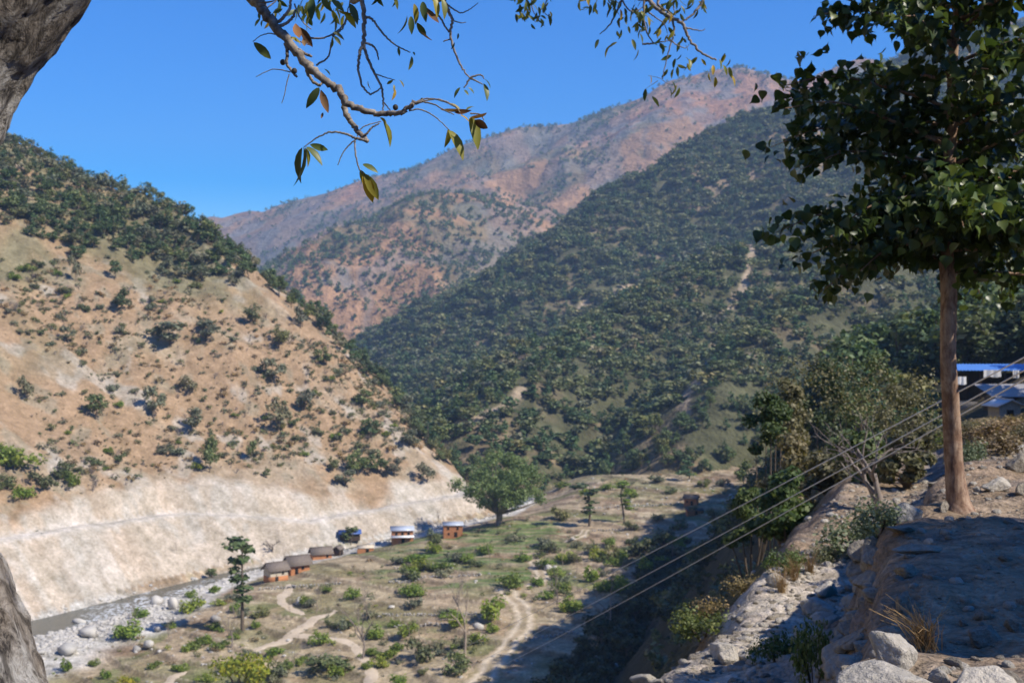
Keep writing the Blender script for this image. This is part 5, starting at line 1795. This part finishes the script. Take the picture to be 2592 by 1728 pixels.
def pipal():
    r = np.random.default_rng(321)
    base = nhit(2432, 1296)
    t = base.y
    e = empty("young_tree", base)
    tag(e, "young broad-leaved tree with smooth brown trunk and dense glossy heart-shaped leaves", "tree")
    path = [(2434, 1320), (2431, 1270), (2424, 1180), (2416, 1090), (2404, 1000), (2393, 920), (2391, 830), (2396, 740), (2396, 640), (2400, 520), (2412, 400), (2416, 280), (2410, 150), (2418, 20), (2424, -120), (2420, -260)]
    pts = np.array([P3(a, b, t) for a, b in path]) - np.array(base)
    pts[:, 1] += .10 * np.sin(np.arange(len(path)) * .8)
    rad = np.array([.175, .112, .086, .080, .077, .075, .074, .072, .069, .070, .060, .052, .045, .037, .028, .014]) * (t / 11.3)
    P = spline(pts, 90); Rr = np.interp(np.linspace(0, 1, 90), np.linspace(0, 1, len(rad)), rad)
    v, f = tube(P, Rr, 20)
    c = np.repeat(P, 20, axis=0); d = v - c
    a = np.arctan2(d[:, 1], d[:, 0])
    v = c + d * (1 + .13 * fbm(np.cos(a) * 1.5 + 7, np.sin(a) * 1.5 + c[:, 2] * 1.6, 1.0, 3, 41)[:, None] + .04 * fbm(np.cos(a) * 3, np.sin(a) * 3 + c[:, 2] * 9, 1.0, 2, 43)[:, None])
    obj("trunk", mesh_np("young_trunk", v, f, [M_PTRUNK], smooth=True), e)
    pos, dirs, nrm = [], [], []
    specs = []
    for i in range(46):
        z0 = .75 + 4.3 * (i / 45.0) + .1 * r.normal()
        az = i * 2.4 + r.normal() * .3
        L = (1.05 + .35 * r.random()) * (1.0 if z0 > 1.2 else .95) * np.clip(1.35 - .12 * max(0, z0 - 2.5), .6, 1.4)
        specs.append((z0, az, L, .25 - .5 * (z0 < 1.4) * r.random()))
    for i in range(16):
        specs.append((.85 + 1.6 * r.random(), i * 2.4 + .8, .9 + .6 * r.random(), -.25 + .3 * r.random()))
    specs += [(2.0, math.pi - .25, 1.75, .10), (1.75, math.pi + .15, 1.55, .05), (.95, math.pi + .5, 1.15, -.15), (.9, math.pi - .5, 1.2, -.2), (.9, .3, 1.3, -.1), (1.0, -.6, 1.2, -.1), (1.1, -1.2, 1.1, 0), (1.2, -1.9, 1.0, 0.05)]
    zt = P[:, 2] + base.z
    for (z0, az, L, up) in specs:
        o = np.array([np.interp(z0, zt, P[:, 0]), np.interp(z0, zt, P[:, 1]), z0 - base.z])
        d = np.array([math.cos(az), math.sin(az), up])
        q = spline([o, o + d * L * .35 + [0, 0, .06], o + d * L * .7 + [0, 0, .05], o + d * L + [0, 0, -.10 * L]], 14)
        g = Geo(); g.tube(q, np.linspace(.020, .004, 14), 6, cap=False)
        br = obj("branch", g.mesh("branch", [M_PTRUNK], smooth=True), e)
        for k in range(32):
            u = .10 + .90 * (k + r.random()) / 32.0
            s0 = q[min(13, int(u * 13))]
            td = d * .5 + r.normal(size=3) * np.array([.7, .7, .45])
            td /= np.linalg.norm(td)
            tl = .10 + .26 * r.random()
            for j in range(5):
                w = s0 + td * tl * (j + 1) / 5 + r.normal(size=3) * .06
                hang = td * .45 + r.normal(size=3) * .45 + np.array([0, 0, -.55])
                pos.append(w); dirs.append(hang)
                nrm.append(np.array([0, -.15, .75]) + r.normal(size=3) * .5)
    pos, dirs, nrm = np.array(pos), np.array(dirs), np.array(nrm)
    rot = frames(dirs, nrm)
    size = .085 + .055 * r.random(len(pos))
    vis = (pos[:, 2] + base.z) < 3.4
    depth = pos[:, 1] + 100 * (~vis)
    order = np.argsort(depth)
    a_, b_ = order[:300], order[300:]
    leaf_objs("leaf", HEART, pos[a_], rot[a_], size[a_], [L_PIPAL], e, r)
    o = leaf_mass("leaves", HEART, pos[b_], rot[b_], size[b_], [L_PIPAL], r.random(len(b_)), e)
    o["kind"] = "stuff"
    print("pipal leaves", len(pos))


def smooth_bark():
    m, nt, b = nodes_of("smooth brown bark")
    tc = N(nt, "ShaderNodeTexCoord")
    mp = N(nt, "ShaderNodeMapping"); mp.inputs['Scale'].default_value = (1, 1, .22)
    nt.links.new(tc.outputs['Object'], mp.inputs[0])
    n = N(nt, "ShaderNodeTexNoise", i_Scale=30.0, i_Detail=7.0, i_Roughness=.7)
    n2 = N(nt, "ShaderNodeTexNoise", i_Scale=3.5, i_Detail=5.0, i_Roughness=.6, i_Distortion=.8)
    nt.links.new(mp.outputs[0], n.inputs['Vector']); nt.links.new(tc.outputs['Object'], n2.inputs['Vector'])
    c1 = ramp(nt, n.outputs['Fac'], [(.34, (.13, .075, .05)), (.48, (.30, .195, .125)), (.66, (.44, .32, .215))])
    c2 = ramp(nt, n2.outputs['Fac'], [(.42, (.62, .52, .46)), (.55, (1, 1, 1)), (.7, (1.15, 1.12, 1.05))])
    nt.links.new(mixc(nt, c1.outputs[0], c2.outputs[0], 1.0, 'MULTIPLY'), b.inputs['Base Color'])
    b.inputs['Roughness'].default_value = .85
    bp = N(nt, "ShaderNodeBump", i_Strength=.6, i_Distance=.012); nt.links.new(n.outputs['Fac'], bp.inputs['Height'])
    b2 = N(nt, "ShaderNodeBump", i_Strength=.4, i_Distance=.04); nt.links.new(n2.outputs['Fac'], b2.inputs['Height']); nt.links.new(bp.outputs[0], b2.inputs['Normal'])
    nt.links.new(b2.outputs[0], b.inputs['Normal'])
    return m


M_PTRUNK = smooth_bark()
pipal()


def bark_mat():
    m, nt, b = nodes_of("cracked grey bark")
    tc = N(nt, "ShaderNodeTexCoord")
    mp = N(nt, "ShaderNodeMapping"); mp.inputs['Scale'].default_value = (1, 1, .42)
    nt.links.new(tc.outputs['Object'], mp.inputs[0])
    n = N(nt, "ShaderNodeTexNoise", i_Scale=26.0, i_Detail=9.0, i_Roughness=.74, i_Distortion=.6)
    n2 = N(nt, "ShaderNodeTexNoise", i_Scale=6.5, i_Detail=4.0, i_Roughness=.6)
    n3 = N(nt, "ShaderNodeTexNoise", i_Scale=11.0, i_Detail=5.0, i_Roughness=.65, i_Distortion=1.2)
    for q in (n, n2, n3):
        nt.links.new(mp.outputs[0], q.inputs['Vector'])
    base = ramp(nt, n.outputs['Fac'], [(.38, (.05, .042, .036)), (.45, (.29, .26, .22)), (.55, (.52, .485, .43)), (.7, (.66, .63, .58))])
    ck = ramp(nt, n3.outputs['Fac'], [(.38, (.16, .14, .12)), (.47, (1, 1, 1))])
    st = ramp(nt, n2.outputs['Fac'], [(.40, (.50, .42, .34)), (.58, (1, 1, 1))])
    c = mixc(nt, mixc(nt, base.outputs[0], ck.outputs[0], .85, 'MULTIPLY'), st.outputs[0], .8, 'MULTIPLY')
    nt.links.new(c, b.inputs['Base Color'])
    b.inputs['Roughness'].default_value = .95
    b1 = N(nt, "ShaderNodeBump", i_Strength=1.0, i_Distance=.03); nt.links.new(n.outputs['Fac'], b1.inputs['Height'])
    b2 = N(nt, "ShaderNodeBump", i_Strength=.9, i_Distance=.05); nt.links.new(n3.outputs['Fac'], b2.inputs['Height']); nt.links.new(b1.outputs[0], b2.inputs['Normal'])
    nt.links.new(b2.outputs[0], b.inputs['Normal'])
    return m


M_FTRUNK = bark_mat()
M_FBR = plain("grey twig bark", (.24, .205, .17), size=.03, bump=.5, stops=[(.3, (.10, .08, .065)), (.5, (.24, .205, .165)), (.75, (.42, .38, .33))])


def old_fig():
    r = np.random.default_rng(99)
    T0 = 3.0
    e = empty("old_fig_tree", (-1.1, T0, float(nground(-1.1, T0)[0])))
    off = np.array(e.location)
    tag(e, "old leaning tree with cracked grey bark and thin branches hanging across the sky", "tree")
    cp = [(330, 4200), (160, 3200), (0, 2500), (-120, 2150), (-228, 1830), (-345, 1496), (-405, 1330), (-430, 950), (-405, 600), (-255, 165), (-32, -165), (160, -420)]
    pts = np.array([P3(a, b, T0) for a, b in cp])
    pts = np.vstack([pts, [(-.62, 3.5, 2.0), (.3, 4.6, 2.75), (1.2, 6.8, 3.35), (1.9, 9.2, 3.7), (2.4, 11, 3.9)]]) - off
    m = 420
    P = spline(pts, m)
    rad = np.interp(np.linspace(0, 1, m), np.linspace(0, 1, len(pts)), [.46, .42, .38, .35, .325, .305, .30, .29, .285, .285, .285, .26, .17, .11, .08, .06, .04])
    ns = 72
    v, f = tube(P, rad, ns)
    c = np.repeat(P, ns, axis=0); d = v - c
    ang = np.tile(np.linspace(0, 2 * np.pi, ns, endpoint=False), m); s = np.repeat(np.linspace(0, 1, m) * 9, ns)
    # periodic in angle: noise over a circle
    cx, cy_ = np.cos(ang) * 1.2, np.sin(ang) * 1.2
    q = .08 * fbm(cx * 1.3 + s, cy_ * 1.3 + s * .7, .8, 3, 51) + .05 * ridged(cx * 5 + s * 1.5, cy_ * 5 + s * 2.6, 1.0, 3, 53) + .03 * fbm(cx * 14 + s * 8, cy_ * 14 - s * 6, 1.0, 3, 55)
    v = c + d * (1 + q)[:, None]
    obj("trunk", mesh_np("old_trunk", v, f, [M_FTRUNK], smooth=True), e)

    def branch(pix, r0, r1, start=None, n=None, lump=.06):
        """pix: (px, py, t) control points; a hanging branch as one part"""
        pp = [np.array(P3(*q_)) - off for q_ in pix]
        if start is not None:
            pp = [np.array(start) - off] + pp
        k = n or max(10, 7 * len(pp))
        Q = spline(pp, k)
        Q[1:-1] += r.normal(size=(k - 2, 3)) * r0 * .18
        g = Geo(); g.tube(Q, np.linspace(r0, r1, k), 8, cap=True, lump=lump, r=r)
        return obj("branch", g.mesh("branch", [M_FBR], smooth=True), e)

    t = 5.0
    # the sharp branch in front
    branch([(640, -60, t), (655, 5, t), (667, 28, t), (705, 77, t), (760, 143, t), (815, 198, t - .05), (854, 226, t - .05), (880, 262, t - .1), (925, 282, t - .1), (980, 290, t - .1), (1022, 281, t - .15), (1045, 265, t - .15), (1069, 252, t - .15)], .026, .007, start=(-.62, 3.7, 2.05), n=90)
    branch([(870, 255, t), (876, 285, t - .05), (895, 320, t - .05), (914, 340, t - .08), (930, 357, t - .1)], .013, .009)
    branch([(930, 357, t - .1), (912, 352, t - .1), (896, 348, t - .1), (870, 338, t - .1), (835, 335, t - .1), (800, 350, t - .1), (770, 372, t - .1)], .007, .0022)
    branch([(905, 350, t - .1), (885, 366, t - .1), (868, 388, t - .1), (855, 418, t - .1)], .0035, .002)
    branch([(898, 355, t - .1), (900, 390, t - .1), (908, 425, t - .1), (918, 440, t - .1)], .004, .0025)
    branch([(925, 342, t - .1), (940, 325, t - .1), (960, 312, t - .1)], .005, .003)
    branch([(905, 345, t), (915, 325, t), (935, 315, t), (965, 308, t)], .003, .002)
    branch([(775, 170, t), (780, 190, t), (795, 208, t), (808, 216, t), (822, 205, t)], .008, .005)
    branch([(722, 110, t), (727, 135, t), (725, 158, t), (738, 180, t), (752, 195, t)], .008, .005)
    branch([(735, 183, t), (715, 178, t), (690, 176, t), (665, 186, t), (648, 195, t)], .0028, .0015)
    branch([(732, 188, t), (725, 215, t), (720, 240, t), (713, 262, t)], .0025, .0015)
    branch([(698, 88, t), (680, 85, t), (658, 92, t), (640, 106, t)], .0028, .0016)
    branch([(740, 120, t), (760, 128, t), (775, 138, t), (790, 143, t)], .007, .005)
    branch([(694, 60, t), (712, 50, t), (725, 35, t), (735, 18, t), (738, -20, t)], .008, .005)
    branch([(700, 70, t), (722, 60, t), (740, 45, t), (745, 30, t)], .008, .005)
    branch([(715, 92, t), (745, 98, t), (765, 108, t), (785, 115, t)], .003, .002)
    branch([(745, 10, t), (757, 40, t), (770, 60, t), (788, 75, t)], .0035, .002)
    for a in ([(1040, 275, t - .15), (1060, 255, t - .15), (1090, 250, t - .15), (1130, 260, t - .15), (1158, 275, t - .15)], [(1070, 258, t - .15), (1100, 265, t - .15), (1130, 282, t - .15), (1150, 290, t - .15)], [(1035, 280, t - .15), (1065, 278, t - .15), (1100, 295, t - .15), (1134, 326, t - .15)],
              [(1068, 256, t - .15), (1110, 252, t - .15), (1150, 268, t - .15), (1165, 285, t - .15)], [(1190, 288, t - .15), (1215, 290, t - .15), (1225, 305, t - .15)]):
        branch(a, .0035, .002)
    # thinner branches further back
    t2 = 6.6
    branch([(915, -50, t2), (917, 0, t2), (922, 41, t2), (921, 80, t2), (920, 109, t2), (912, 130, t2), (908, 150, t2), (908, 180, t2), (918, 218, t2), (937, 240, t2)], .016, .005, start=(.15, 4.8, 2.75), n=60)
    branch([(920, 112, t2), (930, 146, t2), (947, 184, t2), (966, 221, t2), (970, 259, t2), (969, 290, t2)], .010, .004)
    branch([(922, 42, t2), (941, 48, t2), (961, 75, t2), (985, 102, t2), (1009, 119, t2), (1039, 133, t2)], .008, .003)
    branch([(921, 108, t2), (945, 118, t2), (955, 135, t2), (958, 152, t2)], .007, .004)
    branch([(937, 240, t2), (955, 230, t2), (966, 221, t2)], .005, .004)
    branch([(952, 188, t2), (975, 196, t2), (1000, 203, t2)], .004, .002)
    branch([(972, 260, t2), (985, 276, t2), (1000, 295, t2)], .004, .003)
    branch([(1115, -60, t2), (1124, 0, t2), (1135, 25, t2), (1145, 51, t2), (1140, 80, t2), (1143, 110, t2), (1162, 157, t2), (1175, 180, t2), (1188, 197, t2)], .012, .004, start=(.3, 5.0, 2.8), n=60)
    branch([(1095, 38, t2), (1112, 42, t2), (1125, 65, t2), (1137, 82, t2)], .006, .005)
    branch([(1130, 10, t2), (1150, 25, t2), (1170, 33, t2), (1195, 20, t2), (1210, 8, t2)], .005, .002)
    branch([(1145, 52, t2), (1165, 58, t2), (1180, 57, t2)], .004, .002)
    branch([(1140, 100, t2), (1128, 103, t2), (1122, 106, t2)], .004, .003)
    for a in ([(1188, 197, t2), (1215, 190, t2), (1226, 200, t2)], [(1188, 200, t2), (1180, 215, t2), (1174, 222, t2)], [(1188, 197, t2), (1205, 205, t2), (1222, 214, t2)], [(840, 92, t2), (865, 75, t2), (875, 55, t2), (885, 40, t2)], [(800, 165, t2), (830, 145, t2), (838, 110, t2), (845, 90, t2)],
              [(780, 95, t2), (810, 98, t2), (840, 88, t2), (870, 62, t2), (880, 30, t2), (890, -20, t2)], [(660, 30, 7.2), (690, 10, 7.2), (720, -20, 7.2)], [(690, 60, 7.2), (680, 35, 7.2), (672, 10, 7.2)]):
        branch(a, .006, .003)
    t3 = 9.4
    branch([(1630, -40, t3), (1643, 0, t3), (1670, 27, t3), (1701, 46, t3), (1728, 61, t3), (1738, 85, t3), (1758, 119, t3), (1786, 140, t3), (1813, 153, t3)], .020, .007, start=(1.9, 9.0, 3.65), n=60)
    for a, r0 in (([(1790, -40, t3), (1776, 7, t3), (1745, 44, t3), (1722, 56, t3)], .014), ([(1701, 46, t3), (1706, 70, t3), (1704, 92, t3), (1697, 112, t3), (1687, 153, t3), (1677, 201, t3)], .010), ([(1620, -40, t3), (1629, 0, t3), (1631, 61, t3), (1646, 99, t3), (1663, 114, t3)], .010),
                  ([(1590, -30, t3), (1568, 14, t3), (1551, 51, t3), (1535, 72, t3), (1518, 87, t3)], .010), ([(1626, 112, t3), (1655, 110, t3), (1680, 106, t3), (1704, 100, t3)], .008), ([(1700, 104, t3), (1715, 115, t3), (1735, 122, t3), (1745, 112, t3)], .006),
                  ([(1735, 70, t3), (1755, 75, t3), (1775, 78, t3), (1785, 74, t3)], .007), ([(1680, -30, t3), (1665, 10, t3), (1690, 30, t3), (1715, 55, t3)], .014), ([(1560, -30, t3), (1580, 10, t3), (1600, 30, t3), (1625, 20, t3), (1640, -10, t3)], .008), ([(1720, -20, t3), (1705, 10, t3), (1710, 40, t3)], .008),
                  ([(1640, 30, t3), (1660, 45, t3), (1680, 60, t3), (1690, 85, t3)], .007), ([(1677, 201, t3), (1660, 195, t3), (1640, 192, t3)], .003), ([(1677, 203, t3), (1690, 212, t3), (1705, 215, t3)], .003), ([(1665, 205, t3), (1650, 215, t3), (1630, 228, t3)], .003),
                  ([(1350, -40, t3), (1345, 0, t3), (1350, 30, t3), (1365, 50, t3)], .007), ([(1400, -40, t3), (1385, 0, t3), (1375, 25, t3), (1395, 50, t3)], .007)):
        branch(a, r0, r0 * .35, n=26)
    # leaves: (px, py, length px, angle from straight down in degrees, t, colour)
    big = [(642, 108, 62, 50, t, 0), (808, 222, 60, -30, t, 0), (812, 228, 60, 15, t, 2), (818, 285, 20, -20, t, 2), (765, 374, 88, -18, t, 0), (768, 372, 100, 4, t, 0), (772, 374, 50, 22, t, 1), (775, 372, 62, 55, t, 0), (785, 366, 50, 75, t, 0),
           (920, 438, 80, 20, t, 1), (922, 440, 76, 32, t, 1), (918, 416, 44, 70, t, 0), (912, 430, 60, 25, t, 1), (970, 308, 66, 30, t, 1), (962, 298, 24, 60, t, 1), (1134, 326, 56, 2, t, 1), (1136, 330, 84, 38, t, 1), (1190, 296, 84, 22, t, 1), (1192, 298, 66, 48, t, 2), (1200, 305, 64, 62, t, 2),
           (1140, 262, 44, 60, t, 1), (1115, 278, 60, 65, t, 2), (1150, 285, 44, 80, t, 2), (1180, 280, 30, 140, t, 1), (1165, 292, 34, 70, t, 1), (748, 60, 66, 10, t, 2), (760, 70, 60, 35, t, 2), (768, 95, 40, 20, t, 2), (745, 96, 34, 60, t, 1), (735, 95, 30, 75, t, 1), (700, 0, 50, -60, t, 2),
           (1030, 40, 50, -10, t2 - 1, 0), (1040, 42, 46, 5, t2 - 1, 0), (1055, 58, 46, 35, t2 - 1, 0), (1048, 10, 50, 14, t2 - 1, 1), (1070, 5, 54, 8, t2 - 1, 0), (1080, 20, 60, 20, t2 - 1, 2), (1066, 80, 44, 15, t2 - 1, 2), (1095, -10, 60, 25, t2 - 1, 1), (1118, -5, 54, 20, t2 - 1, 0),
           (950, -20, 40, 20, t2 - 1, 0), (960, -15, 34, -20, t2 - 1, 0), (995, -10, 36, 30, t2 - 1, 0), (1003, -8, 30, -10, t2 - 1, 0), (870, 30, 50, 45, t2 - 1, 1), (885, 10, 56, 30, t2 - 1, 0), (855, 25, 44, 60, t2 - 1, 1), (790, -5, 60, 0, t2 - 1, 0), (815, -10, 50, 25, t2 - 1, 0), (840, 0, 44, 50, t2 - 1, 0),
           (843, 82, 34, 70, t2, 0), (845, 92, 30, 45, t2, 0), (840, 96, 26, 10, t2, 0), (1165, 222, 30, -40, t2, 0), (1175, 228, 20, 45, t2, 0), (1185, 222, 22, 60, t2, 0), (1226, 200, 30, 50, t2, 0), (1224, 212, 48, 25, t2, 0), (1008, 120, 22, 10, t2, 0), (1042, 143, 36, 2, t2, 0), (1046, 132, 14, 30, t2, 0),
           (995, 203, 22, -60, t2, 1), (1010, 203, 24, 60, t2, 1), (997, 215, 18, 10, t2, 0), (1000, 226, 30, 0, t2, 1), (932, 205, 24, 0, t2, 1), (820, 175, 24, 60, t2, 1), (1150, 108, 20, -10, t2, 0), (1160, 85, 16, 0, t2, 0)]
    pos, dirs, nrm, size, colr = [], [], [], [], []
    for (px, py, L, ang_, tt, cl_) in big:
        pos.append(np.array(P3(px, py, tt - .1)) - off)
        a_ = R(ang_)
        dirs.append(np.array([math.sin(a_), r.normal() * .35 - .1, -math.cos(a_)]))
        nrm.append(np.array([.4, -.8, .4]) + r.normal(size=3) * .45)
        size.append(L / F * tt * .95); colr.append(cl_)
    # many smaller leaves further back, along the twigs
    def cloud(n, box, tt, L0, L1):
        for _ in range(n):
            px, py = r.uniform(box[0], box[1]), r.uniform(box[2], box[3])
            pos.append(np.array(P3(px, py, tt + r.normal() * .25)) - off)
            a_ = r.normal() * .7
            dirs.append(np.array([math.sin(a_), r.normal() * .5, -math.cos(a_)])); nrm.append(np.array([.3, -.6, .4]) + r.normal(size=3) * .6)
            size.append(r.uniform(L0, L1) / F * tt); colr.append(0 if r.random() < .72 else 1)
    cloud(34, (760, 900, -30, 45), 7.4, 26, 40); cloud(16, (640, 700, -10, 55), 7.4, 18, 26); cloud(14, (700, 800, -15, 30), 7.2, 22, 36)
    cloud(40, (1305, 1405, -20, 42), t3, 18, 28); cloud(8, (1340, 1395, 30, 62), t3, 18, 26)
    cloud(26, (1465, 1560, -20, 22), t3, 20, 30); cloud(30, (1560, 1700, -20, 50), t3, 20, 30); cloud(20, (1690, 1790, -20, 40), t3, 20, 30)
    cloud(24, (1560, 1640, 20, 90), t3, 18, 28); cloud(14, (1640, 1720, 50, 120), t3, 18, 28); cloud(10, (1700, 1740, 90, 170), t3, 18, 28)
    for (px, py) in ((1515, 100), (1545, 115), (1562, 108), (1615, 125), (1600, 100), (1735, 145), (1745, 150), (1765, 145), (1775, 150), (1700, 140), (1820, 150), (1838, 140), (1845, 170), (1850, 190), (1830, 165), (1805, 165), (1795, 185), (1810, 195), (1690, 175), (1705, 175), (1715, 165), (1700, 205), (1712, 215), (1720, 222), (1695, 225), (1635, 225), (1650, 245), (1645, 190), (1835, 135), (1848, 150)):
        pos.append(np.array(P3(px, py, t3)) - off); a_ = r.normal() * .6
        dirs.append(np.array([math.sin(a_), r.normal() * .4, -math.cos(a_)])); nrm.append(np.array([.3, -.7, .4]) + r.normal(size=3) * .5)
        size.append(r.uniform(22, 32) / F * t3); colr.append(1 if px > 1740 or r.random() < .4 else 0)
    pos, dirs, nrm, size, colr = np.array(pos), np.array(dirs), np.array(nrm), np.array(size), np.array(colr)
    rot = frames(dirs, nrm)
    for c_, mt, bl in ((0, L_FIG, OVAL), (1, L_FIGY if False else L_FIG2, OVAL), (2, L_FIGB, OVAL2)):
        k_ = np.nonzero(colr == c_)[0]
        leaf_objs("leaf", bl, pos[k_], rot[k_], size[k_], [mt] if c_ != 1 else [L_FIG2, L_FIGY], e, r)
    print("fig leaves", len(pos))
    # small dark figs on the twigs
    bm = bmesh.new(); bmesh.ops.create_uvsphere(bm, u_segments=10, v_segments=7, radius=1)
    fv = np.array([q_.co for q_ in bm.verts]); me_ = bpy.data.meshes.new("fig"); bm.to_mesh(me_); bm.free()
    me_.materials.append(M_FIGFRUIT)
    for (px, py) in ((716, 158), (745, 180), (1001, 272)):
        o = obj("fig", me_, e); o.location = np.array(P3(px, py, t - .05)) - off; o.scale = (.012, .012, .013)
    # unseen crown leaves; the first sparse clumps added to dapple the trunk
    dp = foliage(r, [(.42, 2.1, 1.35, .38, .32, .22), (.1, 2.3, 1.8, .4, .35, .25), (0, 2.3, 2.6, .55, .45, .3), (-.5, 2.6, 2.4, .4, .4, .25)], 26, .15, shell=.7)
    o = obj("leaves", mesh_np("dapple_leaves", dp[0] - off, dp[1], [L_FIG], tint=dp[2]), e); o["kind"] = "stuff"
    cl = [(-2.2, .2, 4.2, 1.0, .9, .6), (.3, 3.4, 3.6, 1.2, 1.0, .5), (1.5, 5.6, 4.2, 1.4, 1.2, .6), (2.4, 8.5, 4.7, 1.5, 1.3, .6), (3.4, -.6, 4.6, 1.0, 1.0, .6), (-1.6, 4.4, 4.2, 1.4, 1.2, .7)]
    v, f, tt = foliage(r, cl, 1500, .15, shell=.6)
    o = obj("leaves", mesh_np("overhead_leaves", v - off, f, [L_FIG], tint=tt), e); o["kind"] = "stuff"


L_FIG2 = leaf_mat("yellowing fig leaves", (.12, .14, .028), (.25, .24, .04), (.36, .27, .035), rough=.45, spec=.4, trans=.35, objvar=.2)
M_FIGFRUIT = plain("dark fig", (.05, .045, .035), var=.3, size=.01, bump=.2, rough=.6)
old_fig()


# an unseen tree, added right of the camera to shade the terrace
def shade_tree():
    r = np.random.default_rng(17)
    b = Vector((11.1, 3.1, float(nground(11.1, 3.1)[0])))
    e = empty("shade_tree", b)
    g = Geo(); g.tube(spline([(0, 0, -.3), (.1, .05, 1.6), (-.05, .1, 3.2), (0, 0, 4.8)], 12), [.3, .24, .2, .16], 12, cap=False)
    obj("trunk", g.mesh("shade_trunk", [M_BARK], smooth=True), e)
    cl = []
    for i in range(64):
        d = r.normal(size=3); d /= np.linalg.norm(d)
        rr = r.random() ** .4
        if d[0] * rr < .15 and d[1] * rr < -.25:  # gap left in the crown so the nearest boulders catch sun
            continue
        cl.append((.2 + d[0] * 2.2 * rr, 1.1 + d[1] * 2.7 * rr, 7.6 + d[2] * 1.3 * rr, .85, .85, .6))
    v, f, t = foliage(r, cl, 15000, .26, shell=.5)
    obj("crown", mesh_np("shade_crown", v, f, [L_OAK], tint=t), e)
    tag(e, "unseen leafy tree added right of the camera to shade the foreground", "tree")


shade_tree()


# ------------------------------------------------------------------ low stone walls between the fields
def field_wall(pix, label, h=.8):
    r = np.random.default_rng(int(pix[0][0]))
    c = path_pts(pix)
    L = np.linalg.norm(np.diff(c, axis=0), axis=1).sum()
    n = max(8, int(L / .8))
    q = spline(c, n)
    e = empty("field_wall", q[0])
    off = q[0]
    ch = 0
    for lev in range(2):
        for i in range(n):
            s_ = .28 + .2 * r.random()
            o = obj("stone", ROCKS[r.integers(0, 5)][int(r.random() < .15)], e)
            x_, y_ = q[i, 0] + r.normal() * .15, q[i, 1] + r.normal() * .15
            o.location = np.array([x_, y_, float(ground(x_, y_)[0]) + .08 + lev * .34]) - off
            o.scale = (s_, s_ * .8, s_ * .8); o.rotation_euler = (0, 0, r.random() * 6)
    tag(e, label, "stone wall")


for pix, lb in ((((985, 1476), (1060, 1468), (1140, 1462), (1215, 1456)), "dry-stone field wall below the green terraces"), (((960, 1562), (1040, 1558), (1120, 1560), (1215, 1556)), "dry-stone wall along the brown terrace left of the dirt road"), (((1000, 1440), (1080, 1436), (1150, 1432)), "low stone wall in the middle of the green terraces"),
                (((660, 1492), (720, 1490), (790, 1484), (860, 1478)), "stone wall in front of the thatched houses"), (((1330, 1620), (1400, 1612), (1460, 1606)), "stone wall right of the dirt road"), (((1000, 1588), (1070, 1584), (1150, 1582)), "lower dry-stone wall on the brown terrace"),
                (((1480, 1290), (1560, 1284), (1640, 1282), (1700, 1278)), "stone wall across the stony rise"), (((1500, 1345), (1580, 1340), (1660, 1332)), "second stone wall across the stony rise")):
    field_wall(pix, lb)
